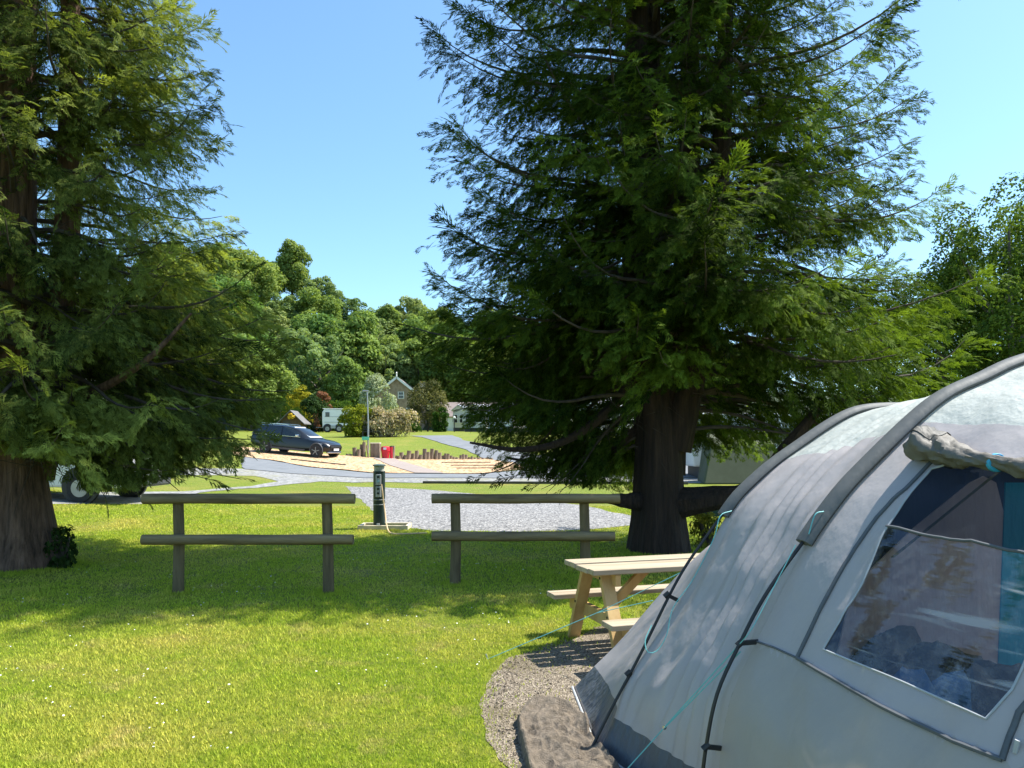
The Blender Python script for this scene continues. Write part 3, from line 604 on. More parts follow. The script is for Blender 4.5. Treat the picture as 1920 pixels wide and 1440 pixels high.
# ------------------------------------------------------------------ broadleaf crowns and bushes
def crown_mesh(seed, rx, rz, zc, nl, lr, nleaf, leaf, flat=.0, squash=1.0, hollow=.55, top=1.0):
    """leaf clusters spread over the surfaces of many lobes that sit on an ellipsoid"""
    rg = np.random.default_rng(seed)
    d = rg.normal(0, 1, (nl, 3)); d /= np.linalg.norm(d, axis=1)[:, None]; d[:, 2] = d[:, 2] * .8 + .12
    rr = hollow + (1 - hollow) * rg.random(nl) ** .5
    C = d * rr[:, None] * np.array([rx - lr * .6, rx - lr * .6, rz - lr * .6]); C[:, :2] *= rg.uniform(.85, 1.1, (nl, 1))
    rl = lr * rg.uniform(.6, 1.25, nl); tl_ = rg.normal(.5, .16, nl)
    idx = rg.choice(nl, nleaf, p=rl ** 2 / (rl ** 2).sum())
    e = rg.normal(0, 1, (nleaf, 3)); e /= np.linalg.norm(e, axis=1)[:, None]; e[:, 2] = np.where(rg.random(nleaf) < .7, np.abs(e[:, 2]), e[:, 2])
    P = C[idx] + e * (rl[idx] * (.70 + .36 * rg.random(nleaf)))[:, None] * np.array([1, 1, squash]); P[:, 2] += zc
    P = P[P[:, 2] > .02] if zc < rz * 1.02 else P
    n = len(P); e = e[:n]; nrm = e + rg.normal(0, .55, (n, 3)) + np.array([0, 0, .35]); nrm /= np.linalg.norm(nrm, axis=1)[:, None]
    a = np.cross(nrm, rg.normal(0, 1, (n, 3))); a /= np.linalg.norm(a, axis=1)[:, None]; b = np.cross(nrm, a)
    s = leaf * rg.uniform(.6, 1.3, n)[:, None]
    V = np.stack([P - a * s, P - b * s * .55 + nrm * s * .1, P + a * s, P + b * s * .55 + nrm * s * .1], 1)
    return V.reshape(-1, 3), np.arange(n * 4).reshape(-1, 4), np.clip(tl_[idx[:n]] + rg.normal(0, .16, n), 0, 1)
def tree_trunk(h, r, seed, spread):
    rg = random.Random(seed); mb = MB()
    mb.tube([(0, 0, -.4), (0, 0, h * .2), (rg.uniform(-.2, .2), 0, h * .45), (rg.uniform(-.3, .3), .1, h * .8)], [r * 1.3, r, r * .8, r * .25], 8)
    for k in range(6):
        a = k * 1.05 + rg.uniform(0, .6); z = h * rg.uniform(.25, .5)
        mb.tube([(0, 0, z), (math.cos(a) * spread * .4, math.sin(a) * spread * .4, z + h * .15), (math.cos(a) * spread * .75, math.sin(a) * spread * .75, z + h * .34)], [r * .5, r * .32, r * .1], 6)
    return mb
def copy_tree(o, parent=None):
    c = o.copy(); COL.objects.link(c); c.parent = parent
    for ch in list(o.children): copy_tree(ch, c)
    return c
def make_tree(name, seed, rx, h, nl, lr, nleaf, leaf, m, trunk_r=.3, zfrac=.56, hollow=.55):
    root = thing(name, '', 'tree')
    rz = h * .47; V, Q, T = crown_mesh(seed, rx, rz, h - rz, nl, lr, nleaf, leaf, hollow=hollow)
    np_mesh('crown', V, Q, m, root, T); tree_trunk(h, trunk_r, seed, rx).build('trunk', M['trunk_far'], root, smooth=True)
    return root
KINDS = [('rounded bright green tree', make_tree('broadleaf_tree', 1, 6.6, 15.5, 60, 1.9, 15000, .30, M['leaf_a'])),
         ('tall narrow green tree', make_tree('broadleaf_tree', 2, 4.8, 16.5, 52, 1.6, 13000, .30, M['leaf_a'])),
         ('feathery grey-green tree', make_tree('broadleaf_tree', 3, 5.8, 14.5, 80, 1.25, 13000, .27, M['leaf_b'])),
         ('broad spreading green tree', make_tree('broadleaf_tree', 4, 7.6, 14.0, 75, 1.9, 16000, .30, M['leaf_a'])),
         ('loose pale green tree', make_tree('broadleaf_tree', 5, 5.4, 15.0, 90, 1.1, 11000, .28, M['leaf_b']))]
used = set(); ORD = ['first', 'second', 'third', 'fourth', 'fifth', 'sixth', 'seventh', 'eighth', 'ninth', 'tenth', 'eleventh', 'twelfth', 'thirteenth', 'fourteenth', 'fifteenth', 'sixteenth', 'seventeenth', 'eighteenth', 'nineteenth', 'twentieth', 'twenty-first', 'twenty-second', 'twenty-third', 'twenty-fourth', 'twenty-fifth', 'twenty-sixth', 'twenty-seventh', 'twenty-eighth', 'twenty-ninth', 'thirtieth']
def plant_tree(k, px, Y, s, sz, label, group='trees of the wooded hillside'):
    ph, proto = KINDS[k]
    o = proto if k not in used else copy_tree(proto); used.add(k)
    o.location = on_ground(px, Y) - Vector((0, 0, .2)); o.rotation_euler = (0, 0, (px * 1.7) % 6.28); o.scale = (s, s, s * sz)
    tag(o, label, 'tree', group)
rows = [('crest row of the wooded hill', 190, [330, 415, 500, 548, 600, 652, 706, 765, 822, 890, 960, 1035, 1110, 1185], [3, 0, 0, 1, 2, 4, 0, 2, 1, 3, 0, 2, 1, 0]),
        ('row below the hill crest', 172, [300, 385, 455, 530, 590, 655, 722, 790, 860, 935, 1010, 1090, 1170, 1330], [0, 2, 3, 4, 0, 2, 1, 0, 2, 0, 3, 1, 4, 0]),
        ('middle row of the wooded hill', 156, [340, 430, 510, 575, 640, 705, 775, 845, 920, 1000, 1085, 1250], [1, 0, 2, 3, 4, 2, 0, 1, 3, 0, 2, 1]),
        ('second row up the hill', 141, [290, 390, 480, 560, 625, 690, 752, 822, 900, 985, 1070, 1160], [3, 2, 0, 2, 1, 4, 0, 3, 1, 2, 0, 3]),
        ('row along the hill foot', 128, [330, 440, 530, 605, 660, 722, 790, 862, 945, 1035, 1130, 1230, 1340], [0, 3, 4, 2, 1, 2, 1, 0, 3, 1, 0, 2, 3])]
for rl, Y, pxs, ks in rows:
    for i, (px, k) in enumerate(zip(pxs, ks)):
        s = 1.0 + .16 * math.sin(px * .37 + Y); plant_tree(k, px, Y + 4 * math.sin(px * .9), s, 1.0 + .1 * math.sin(px * .21), '%s, %s from left in the %s' % (KINDS[k][0], ORD[i], rl))
for i, (k, px, Y, s, sz, lb) in enumerate([(4, 598, 108, .95, 1.0, 'pale feathery tree standing above the white horse trailer'), (1, 648, 104, .62, 1.0, 'narrow dark ivy-clad tree right of the red shrub'), (3, 470, 100, .8, .9, 'broad green tree behind the clipped hedge and shed'), (0, 380, 96, .8, .9, 'rounded tree seen through the left conifer')]):
    plant_tree(k, px, Y, s, sz, lb, 'trees behind the garden')
# trees close behind the tent on the right
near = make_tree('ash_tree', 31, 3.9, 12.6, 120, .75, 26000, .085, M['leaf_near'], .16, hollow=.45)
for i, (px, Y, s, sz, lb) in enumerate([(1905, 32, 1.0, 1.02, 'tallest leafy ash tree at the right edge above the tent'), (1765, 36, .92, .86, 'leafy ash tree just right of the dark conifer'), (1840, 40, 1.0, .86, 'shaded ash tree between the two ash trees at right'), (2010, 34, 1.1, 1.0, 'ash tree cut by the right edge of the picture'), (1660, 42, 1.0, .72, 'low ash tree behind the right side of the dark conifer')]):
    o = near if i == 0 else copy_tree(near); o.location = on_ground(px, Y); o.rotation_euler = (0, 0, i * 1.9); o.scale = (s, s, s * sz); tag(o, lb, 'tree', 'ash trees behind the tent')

def bush(name, label, cat, px, Y, rx, h, m, seed, nleaf=3500, leaf=.10, lr=None, nl=40, ry=None, parent_stem=False):
    root = thing(name, label, cat, on_ground(px, Y))
    lr = lr or rx * .3
    V, Q, T = crown_mesh(seed, rx, h * .58, h * .44, nl, lr, nleaf, leaf, hollow=.6)
    if not parent_stem:
        V = np.array(V); V[:, 2] = np.where(V[:, 2] < h * .62, h * .62 - (h * .62 - V[:, 2]) * 1.55, V[:, 2]); V[:, 2] = np.maximum(V[:, 2], .02)
    if ry: V = V * np.array([1, ry / rx, 1])
    np_mesh('foliage', V, Q, m, root, T)
    mb = MB()
    for k in range(5):
        a = k * 1.26; mb.tube([(0, 0, -.1), (math.cos(a) * rx * .25, math.sin(a) * rx * .25, h * .35), (math.cos(a) * rx * .5, math.sin(a) * rx * .5, h * .7)], [.05, .035, .012], 5)
    mb.build('stem', M['twig'], root); return root
bush('shrub', 'yellow-green rounded bush beside the white horse trailer', 'bush', 674, 63, 1.6, 2.75, M['bush_yellow'], 41, 6000)
bush('shrub', 'broad cream and pink variegated bush right of the lamp post', 'bush', 729, 63.5, 2.2, 2.4, M['bush_pink'], 42, 8000)
bush('shrub', 'tall pale silvery shrub in front of the stone house', 'bush', 707, 84, 2.5, 6.2, M['bush_white'], 43, 8000, .13)
bush('small_tree', 'small brownish-green tree in front of the stone house', 'tree', 802, 92, 2.9, 6.0, M['bush_brown'], 44, 6000, .13, lr=.8, nl=60, parent_stem=True)
bush('conical_shrub', 'clipped dark green conical evergreen beside the drive', 'bush', 824, 86, .95, 2.9, M['bush_cone'], 45, 4500, .09, lr=.35)
bush('shrub', 'low dome of clipped box left of the conical evergreen', 'bush', 774, 84, 1.05, .95, M['bush_cone'], 46, 3000, .07, lr=.3)
bush('shrub', 'red-leaved shrub behind the wooden shed', 'bush', 605, 92, 1.35, 5.0, M['bush_red'], 47, 4500, .12)
bush('shrub', 'dark evergreen shrub left of the horse trailer', 'bush', 588, 82, 1.7, 4.1, M['bush_dark'], 48, 5000, .12)
bush('shrub', 'mid green shrub behind the horse trailer', 'bush', 637, 96, 2.2, 4.0, M['leaf_near'], 49, 5000, .13)
bush('golden_shrub', 'golden yellow shrub behind the clipped hedge', 'bush', 560, 95, 1.8, 6.2, M['bush_gold'], 50, 4500, .13)
bush('hedge', 'long clipped green hedge behind the wooden shed', 'hedge', 525, 90, 3.0, 3.9, M['bush_cone'], 51, 7000, .10, lr=.7, nl=70, ry=.9)
bush('hedge', 'golden clipped hedge right of the green hedge', 'hedge', 556, 91, 1.9, 4.0, M['bush_gold'], 52, 4500, .09, lr=.5, ry=.9)
bush('shrub', 'dark low shrub at the foot of the stone house', 'bush', 764, 98, 1.6, 2.8, M['bush_brown'], 53, 3500, .11)
bush('flowering_plant', 'yellow-green bushy plant at the right foot of the dark conifer', 'plant', 1326, 12.6, .30, .62, M['weed'], 54, 1800, .022, lr=.09, nl=50)
bush('shrub', 'green shrub beside the caravan behind the dark conifer', 'bush', 1075, 58, 1.8, 2.2, M['leaf_near'], 56, 4000, .1)
bush('shrub', 'dark green shrub hiding the foot of the long caravan', 'bush', 1180, 34, 1.5, 1.6, M['bush_dark'], 57, 4000, .07)
bush('shrub', 'dark broad shrub in the shade left of the big conifer trunk', 'bush', 1120, 33, 1.6, 1.25, M['bush_dark'], 58, 4500, .07)
bush('ivy_plant', 'ivy growing on the right foot of the left conifer trunk', 'ivy', 117, 10.45, .19, .60, M['ivy'], 59, 800, .03, lr=.09, nl=22)

# ------------------------------------------------------------------ rustic rail fences
def fence(label, lposts, ytop, Yd, xl, xr, low_l, low_r, yl_top, grp):
    """posts: pixels of the post feet; rails: half-round logs on the far side of the posts"""
    a, b = lposts; base = on_ground((a + b) / 2, Yd); root = thing('rail_fence', label, 'fence', base, group=grp)
    k = F / Yd
    def lx(px): return (px - 960) / k - base.x
    H = lambda py: EYE - (py - HY) / k - base.z
    for j, px in enumerate((a, b)):
        mb = MB(); pr = [(.065, -.2), (.066, .0), (.061, H(yl_top)), (.058, H(ytop) - .01)]
        mb.tube([(lx(px) + .012 * math.sin(z * 3 + j), 0, z) for r, z in pr], [r for r, z in pr], 12, wob=.1); mb.build('post', M['postwood'], root, smooth=True)
    for (x0, x1, yc) in ((xl, xr, (ytop + 9)), (low_l, low_r, yl_top)):
        mb = MB(); n = 14
        pts = [(lx(x0) + (lx(x1) - lx(x0)) * i / n, -.085, H(yc) + .002 * math.sin(i * .8 + x0)) for i in range(n + 1)]
        mb.tube(pts, [.058 + .0015 * math.sin(i * 1.3) for i in range(n + 1)], 14, wob=.05); mb.build('rail', M['rail'], root, smooth=True)
    return root
fence('weathered two-rail log fence section nearest the left conifer', (334, 614), 925, 8.74, 275, 668, 274, 665, 1010, 'rustic rail fence sections')
fence('weathered two-rail log fence section beside the picnic table', (853, 1096), 925, 9.3, 811, 1160, 811, 1151, 1004, 'rustic rail fence sections')

# ------------------------------------------------------------------ electric hook-up bollard
hb = on_ground(711, 15.35); hook = thing('hookup_bollard', 'dark green electric hook-up bollard with grey sockets standing in the grass', 'bollard', hb)
rb = .118
MB().lathe([(rb, 0), (rb, 1.12), (rb * 1.03, 1.12), (rb * 1.03, 1.135)], 20).build('body', M['green_black'], hook, smooth=True)
MB().lathe([(.105, 1.13), (.105, 1.235)], 20).build('band', M['cream_grey'], hook, smooth=True)
MB().lathe([(.13, 1.235), (.132, 1.255), (.10, 1.272), (.02, 1.282)], 20).build('cap', M['cap_green'], hook, smooth=True)
for k, z in enumerate((.97, .735)):
    p = MB().box((.005, -rb - .008, z), (.105, .035, .21)).build('socket_panel', M['socket_grey'], hook, bevel=.006)
    for j, dz in enumerate((.055, -.03)):
        mm = M['socket_blue'] if (k == 0 and j == 1) else M['black']
        MB().lathe([(.024, -.012), (.024, .0), (.015, .004)], 14, (.005, -rb - .030, z + dz), 'y').build('socket', mm, p, smooth=True)
for z in (.565, .47): MB().lathe([(rb + .002, z), (rb + .004, z + .003), (rb + .004, z + .010), (rb + .002, z + .013)], 20).build('strap', M['galv'], hook, smooth=True)
MB().box((.0, -rb - .006, .075), (.06, .02, .07)).build('label_plate', M['pale'], hook)
fr = thing('timber_surround', 'low pale timber frame in the grass around the hook-up bollard', 'frame', on_ground(722, 15.3))
for y in (-.26, .26): MB().box((0, y, .045), (.98, .06, .09)).build('side_board', M['softwood'], fr, bevel=.006)
for x in (-.46, .46): MB().box((x, 0, .043), (.06, .455, .084)).build('end_board', M['softwood'], fr, bevel=.006)
cpts = [at(715, 908, 15.15), at(717, 922, 15.13), at(719, 940, 15.17), at(722, 960, 15.1), at(724, 978, 14.95), on_ground(728, 14.6) + Vector((0, 0, .04)), on_ground(737, 14.2) + Vector((0, 0, .03)), on_ground(760, 14.1) + Vector((0, 0, .04)), on_ground(800, 14.3) + Vector((0, 0, .03))]
tag(MB().tube(smooth_curve(cpts, 40), .013, 6).build('power_cable', M['cable'], smooth=True), 'tan power cable hanging from the hook-up bollard to the grass', 'cable')

# ------------------------------------------------------------------ picnic table
def picnic():
    k = 1.04; O = Vector((.514 * k, 6.01 * k, 0)); ang = math.atan2(.297, .955)
    t = thing('picnic_table', 'pale timber A-frame picnic table with attached benches beside the tent', 'table', O, ang)
    zt, zb, Ln = .715, .375, 1.55
    def board(mb, x0, x1, yc, zc, wd, th): mb.box(((x0 + x1) / 2, yc, zc), (x1 - x0, wd, th))
    mb = MB()
    for i in range(5): board(mb, 0 - .004 * (i % 2), Ln + .006 * (i % 2), -.258 + .129 * i, zt - .021 - .004 * ((i * 7) % 3), .111, .042)
    mb.build('tabletop', M['pine_top'], t, bevel=.006)
    for s in (1, -1):
        mb = MB(); board(mb, -.02, Ln + .02, s * .60, zb - .02, .19, .042); mb.build('bench', M['pine_top'], t, bevel=.006)
    for x in (.16, Ln - .16):
        for s in (1, -1):
            mb = MB(); mb.beam((x, s * .50, 0), (x, s * .17, zt - .045), .045, .105, (1, 0, 0)); l = mb.build('leg', M['pine'], t, bevel=.004)
            for q in (.52, .94):
                MB().lathe([(.011, -.002), (.011, .004)], 8, (x - .055, s * (.50 - .33 * q), (zt - .045) * q), 'x').build('bolt', M['knot'], l)
        xo = x + (.055 if x < 1 else -.055)
        MB().box((xo, 0, zb - .10), (.045, 1.36, .11)).build('bench_bearer', M['pine'], t, bevel=.004)
        MB().box((xo, 0, zt - .092), (.045, .6, .09)).build('top_bearer', M['pine'], t, bevel=.004)
    for x0, x1 in ((.24, .62), (Ln - .24, Ln - .62)):
        mb = MB(); mb.beam((x0, 0, zb - .06), (x1, 0, zt - .05), .045, .075); mb.build('brace', M['pine'], t, bevel=.004)
picnic()

# ------------------------------------------------------------------ the tent
CAMP = Vector((0, 0, EYE))
def plane_sz(px, py, P0, dr):
    r = (px - 960) / F; s = (r * P0[1] - P0[0]) / (dr[0] - r * dr[1]); Y = P0[1] + dr[1] * s
    return (s, EYE - (py - HY) * Y / F)
PA, DA = (.80, 3.30), (.968, .25); PB, DB = (.42, 4.24), (.968, .25); PR, DR = (.43, 5.36), (1, 0)
def P3(sz, P0, dr, lift=0): return Vector((P0[0] + dr[0] * sz[0], P0[1] + dr[1] * sz[0], sz[1]))
def full_arch(left, apex, n):
    """left half from foot to apex, mirrored over the apex"""
    l = list(left) + [apex]; r = [(2 * apex[0] - s, z) for s, z in reversed(left)]
    return smooth_curve(l + r, n)
NA = 121
Lf = [plane_sz(x, y, PA, DA) for x, y in ((1348, 1440), (1370, 1310), (1420, 1200), (1500, 1045), (1560, 955), (1620, 885), (1750, 762), (1840, 715), (1920, 680))]
Lf = [(Lf[0][0] - .015, 0)] + Lf
A2 = full_arch(Lf, (2.25, 2.20), NA)
Bf = [plane_sz(x, y, PB, DB) for x, y in ((1124, 1402), (1150, 1350), (1182, 1268), (1285, 1110), (1364, 964), (1420, 900), (1490, 845), (1600, 777), (1700, 767))]
Bf[0] = (Bf[0][0], 0)
B2 = full_arch(Bf, (2.12, 1.905), NA)
R2 = full_arch([(0, 0), (.12, .13), (.33, .34), (.66, .72), (.98, 1.02), (1.4, 1.25)], (1.95, 1.36), NA)
A3 = np.array([P3(p, PA, DA) for p in A2]); B3 = np.array([P3(p, PB, DB) for p in B2]); R3 = np.array([P3(p, PR, DR) for p in R2])
VX = np.array((.80, -1.85, 0.0)); C3 = A3 + VX
tent = thing('tunnel_tent', 'large grey tunnel tent with pale roof and clear side window in the right foreground', 'tent', (2.6, 3.6, 0))
OFF = Vector((2.6, 3.6, 0))
def loc(v): return np.asarray(v, float) - np.array(OFF)
CEN = np.array((2.6, 3.6, .3))
def fold(P, u, t, side_amp):
    """hanging folds and tension creases, pushed along the outward direction"""
    out = P - CEN * np.array((1, 0, 1)) - np.array((0, P[1], 0)); out = out / (np.linalg.norm(out) + 1e-6)
    return P + out * side_amp
def loft(C0, C1, nu, amp, sag, keep):
    """panel between two arches; keep(u, t) -> material index"""
    n = len(C0); V = np.zeros((nu + 1, n, 3))
    for i in range(nu + 1):
        u = i / nu
        for j in range(n):
            p = C0[j] * (1 - u) + C1[j] * u; t = j / (n - 1); h = p[2]
            env = math.sin(math.pi * u) ** .6 if 0 < u < 1 else 0
            f_ = amp * env * fold_fn(u, t, h)
            V[i, j] = fold(p, u, t, f_ - sag * env * math.sin(math.pi * t) ** .5)
    return V
def fold_fn_factory(seed, freq):
    def g(u, t, h):
        tt = min(t, 1 - t) * 2
        k = max(0, min(1, (1.7 - h) / 1.2))
        ph = u * freq + .6 * math.sin(h * 2.1 + seed) + 1.6 * mnoise.noise(Vector((u * 2.3, h * .6, seed)))
        v = math.sin(ph * 6.283) * .55 + .55 * mnoise.noise(Vector((u * freq * 1.9, h * 1.1, seed + 5)))
        v = abs(v) ** .8 * (1 if v > 0 else -1)
        v *= max(0, min(1, (h - .05) / .45))
        return v * (.35 + .65 * k) + .5 * mnoise.noise(Vector((u * 3, h * 4.5, seed + 9))) + .22 * mnoise.noise(Vector((u * 11, h * 10, seed + 2)))
    return g
def panel_parts(V, regions, parent, names):
    nu, n = V.shape[0] - 1, V.shape[1]
    faces = {k: [] for k in regions}
    for i in range(nu):
        for j in range(n - 1):
            c = V[i:i + 2, j:j + 2].mean(axis=(0, 1)); t = (j + .5) / (n - 1); u = (i + .5) / nu
            for k, fn in regions.items():
                if fn(u, t, c[2]): faces[k].append((i * n + j, i * n + j + 1, (i + 1) * n + j + 1, (i + 1) * n + j)); break
    halves = [(k, [q for q in fs if (q[0] % n < n // 2) == lf_]) for k, fs in faces.items() for lf_ in (True, False)] if parent is not None else []
    if 'r' in faces: halves = [h for h in halves if h[0] != 'r'] + [('r', faces['r'])]
    if len(halves) > 3 and not halves[0][1]: pass
    for k, fs in halves:
        if not fs: continue
        ids = sorted({q for f in fs for q in f}); mp = {q: i for i, q in enumerate(ids)}
        VV = loc(V.reshape(-1, 3)[ids]); np_mesh(names[k][0], VV, [[mp[q] for q in f] for f in fs], M[names[k][1]], parent, smooth=True)
tB = (1.2 + .0) ; 
def t_of_s(c, s): return float(np.interp(s, c[:NA // 2 + 1, 0], np.linspace(0, .5, NA // 2 + 1)))
tb_ = t_of_s(B2, plane_sz(1468, 889, PB, DB)[0]); ta_ = t_of_s(A2, plane_sz(1712, 815, PA, DA)[0])
def sym(t): return min(t, 1 - t)
fold_fn = fold_fn_factory(3, 7.5)
V = loft(B3, A3, 84, .034, .03, None)
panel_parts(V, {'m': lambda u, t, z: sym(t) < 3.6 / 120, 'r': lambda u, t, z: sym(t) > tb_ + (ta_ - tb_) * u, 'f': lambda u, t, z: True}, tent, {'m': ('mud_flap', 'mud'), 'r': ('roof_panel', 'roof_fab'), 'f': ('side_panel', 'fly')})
fold_fn = fold_fn_factory(8, 3.0)
V = loft(R3, B3, 40, .014, .05, None)
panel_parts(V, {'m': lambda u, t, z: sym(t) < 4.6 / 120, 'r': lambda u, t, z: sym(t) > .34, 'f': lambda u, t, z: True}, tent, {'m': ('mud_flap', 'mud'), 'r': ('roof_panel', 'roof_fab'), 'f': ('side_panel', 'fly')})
# rear wall
mb = MB(); mb.add([loc(p) for p in R3], [tuple(range(NA))]); mb.build('rear_wall', M['fly'], tent)
# front (off the picture): wall of the porch
mb = MB(); mb.add([loc(p) for p in C3], [tuple(range(NA))]); mb.build('front_wall', M['fly_low'], tent)

# side panel A-C with its window: cut exactly in (along, around) coordinates
LA = np.r_[0, np.cumsum(np.linalg.norm(np.diff(A2, axis=0), axis=1))]; LT = LA[-1]; LV = float(np.linalg.norm(VX))
def ray_ut(px, py):
    """where the line of sight through a pixel meets the A-C panel: (along, around) in metres"""
    r = np.array(((px - 960) / F, 1, -(py - HY) / F)); best = None; prev = None
    for j in range(0, 700):
        l = LT * .5 * j / 699; a = np.array([np.interp(l, LA, A3[:, k]) for k in range(3)])
        # lam*r_xy - u*VX_xy = a_xy
        det = r[0] * -VX[1] + VX[0] * r[1]; lam = (a[0] * -VX[1] + VX[0] * a[1]) / det; u = (r[0] * a[1] - r[1] * a[0]) / det
        z = EYE + lam * r[2] - a[2]
        if prev is not None and (z > 0) != (prev[0] > 0): return (u * LV, l)
        prev = (z, u, l)
    return None
fold_ac = fold_fn_factory(15, 2.2)
def S(x, l, extra=0):
    """panel surface point at x metres along from the arch and l metres round from the foot"""
    a = np.array([np.interp(l, LA, A3[:, k]) for k in range(3)]); p = a + VX * (x / LV); u = max(0, min(1, x / LV)); env = min(1, u * 5) * min(1, (1 - u) * 5)
    sag = .035 * math.sin(math.pi * min(1, max(0, l / LT)))
    diag = .012 * math.sin((x * 7.0 - l * 4.5)) * max(0, min(1, 1.1 - l)) + .006 * math.sin(x * 19 + l * 9)
    k1 = 1 - abs(mnoise.noise(Vector((x * 3.1 + l * 1.2, l * 1.1 - x * .9, 3)))) * 5; k2 = 1 - abs(mnoise.noise(Vector((x * 5.3 - l * 2.6, l * 2.2 + x * 1.4, 8)))) * 6
    diag += .010 * max(0, k1) * max(.25, min(1, 1.3 - l)) + .006 * max(0, k2)
    f_ = env * (.011 * fold_ac(u * .8, l / LT, p[2]) + diag - sag)
    return fold(p, u, l / LT, f_ + extra)
W = [ray_ut(*p) for p in ((1540, 1216), (1575, 1150), (1610, 1088), (1662, 985), (1700, 930), (1742, 874), (1772, 862), (1850, 866), (1935, 884), (1990, 960), (1960, 1150), (1918, 1225), (1890, 1290), (1848, 1350), (1690, 1278))]
W = [tuple(p) for p in W if p]
zipL = [ray_ut(*p) for p in ((1742, 862), (1696, 915), (1642, 967), (1600, 1023), (1545, 1130), (1491, 1234))]
zipB = [ray_ut(*p) for p in ((1491, 1234), (1590, 1290), (1686, 1343), (1790, 1392), (1871, 1422))]; zipR = [ray_ut(*p) for p in ((1871, 1422), (1885, 1380), (1905, 1335), (1935, 1290))]
seam = [ray_ut(*p) for p in ((1417, 1203), (1450, 1215), (1491, 1234))]
bar = [ray_ut(*p) for p in ((1660, 986), (1760, 1002), (1850, 1016), (1935, 1032))]
zipL, zipB, zipR, seam, bar = [[p for p in q if p] for q in (zipL, zipB, zipR, seam, bar)]
def dens(poly, step, closed=False):
    out = []; n = len(poly)
    for i in range(n if closed else n - 1):
        a, b = np.array(poly[i]), np.array(poly[(i + 1) % n]); k = max(1, int(np.linalg.norm(b - a) / step))
        out += [tuple(a + (b - a) * j / k) for j in range(k)]
    if not closed: out.append(tuple(poly[-1]))
    return out
Wd = dens(W, .03, True)
pts = list(Wd); ne = len(Wd); edges = [(i, (i + 1) % ne) for i in range(ne)]
barx = [p for p in dens(bar, .02) if inside(W, [p[0]], [p[1]])[0]]; b0 = len(pts); pts += barx; edges += [(b0 + i, b0 + i + 1) for i in range(len(barx) - 1)]
nxg, nlg = 56, 170
bd = [(LV * i / nxg, 0) for i in range(nxg)] + [(LV, LT * j / nlg) for j in range(nlg)] + [(LV * (1 - i / nxg), LT) for i in range(nxg)] + [(0, LT * (1 - j / nlg)) for j in range(nlg)]
b1 = len(pts); pts += bd; edges += [(b1 + i, b1 + (i + 1) % len(bd)) for i in range(len(bd))]
pts += [(LV * i / nxg + .003 * math.sin(i * 7 + j), LT * j / nlg + .003 * math.sin(i * 3 + j * 5)) for i in range(1, nxg) for j in range(1, nlg)]
vo, _, fo, *_ = delaunay_2d_cdt([Vector(p) for p in pts], edges, [], 0, 1e-5)
vo3 = [S(v.x, v.y) for v in vo]
cen = np.array([[sum(vo[i].x for i in f) / 3, sum(vo[i].y for i in f) / 3] for f in fo]); inw = inside(W, cen[:, 0], cen[:, 1])
def bar_l(x): return np.interp(x, [p[0] for p in bar], [p[1] for p in bar])
roof_l = np.interp(ta_, np.linspace(0, 1, NA), LA)
groups = {('window', 'film'): [], ('mesh_panel', 'mesh'): [], ('roof_panel', 'roof_fab'): [], ('side_panel', 'fly'): [], ('side_panel', 'fly', 1): [], ('skirt_panel', 'fly_low'): []}
zbl = lambda x: np.interp(x, [p[0] for p in zipB], [p[1] for p in zipB])
for f, c, w_ in zip(fo, cen, inw):
    l = min(c[1], LT - c[1]); left = c[1] < LT / 2
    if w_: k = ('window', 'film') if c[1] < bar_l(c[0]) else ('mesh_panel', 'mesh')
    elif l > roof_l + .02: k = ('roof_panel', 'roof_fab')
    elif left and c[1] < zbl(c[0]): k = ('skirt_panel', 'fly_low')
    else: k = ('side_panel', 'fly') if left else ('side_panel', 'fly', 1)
    groups[k].append(f)
for (nm, mt, *_), fs in groups.items():
    if not fs: continue
    ids = sorted({q for f in fs for q in f}); mp = {q: i for i, q in enumerate(ids)}
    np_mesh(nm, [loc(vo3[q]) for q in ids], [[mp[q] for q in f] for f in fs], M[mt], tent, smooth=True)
def strip(path, wd, lift, name, m, r=None):
    q = dens(path, .03); return MB().tube([loc(S(a, b, lift)) for a, b in q], wd, 6).build(name, m, tent, smooth=True)
strip(Wd + [Wd[0]], .0042, .003, 'window_piping', M['piping'])
strip(zipL, .009, .004, 'zip', M['zip']); strip(zipB, .009, .004, 'zip', M['zip']); strip(zipR, .010, .004, 'zip', M['zip']); strip(seam, .005, .003, 'seam', M['zip']); strip(bar, .006, .004, 'window_bar', M['zip'])
tog = ray_ut(1897, 1398); p = S(tog[0], tog[1], .012); MB().tube([loc(p + np.array((0, 0, -.02))), loc(p + np.array((.005, -.006, .02)))], .008, 8).build('toggle', M['piping'], tent, smooth=True)

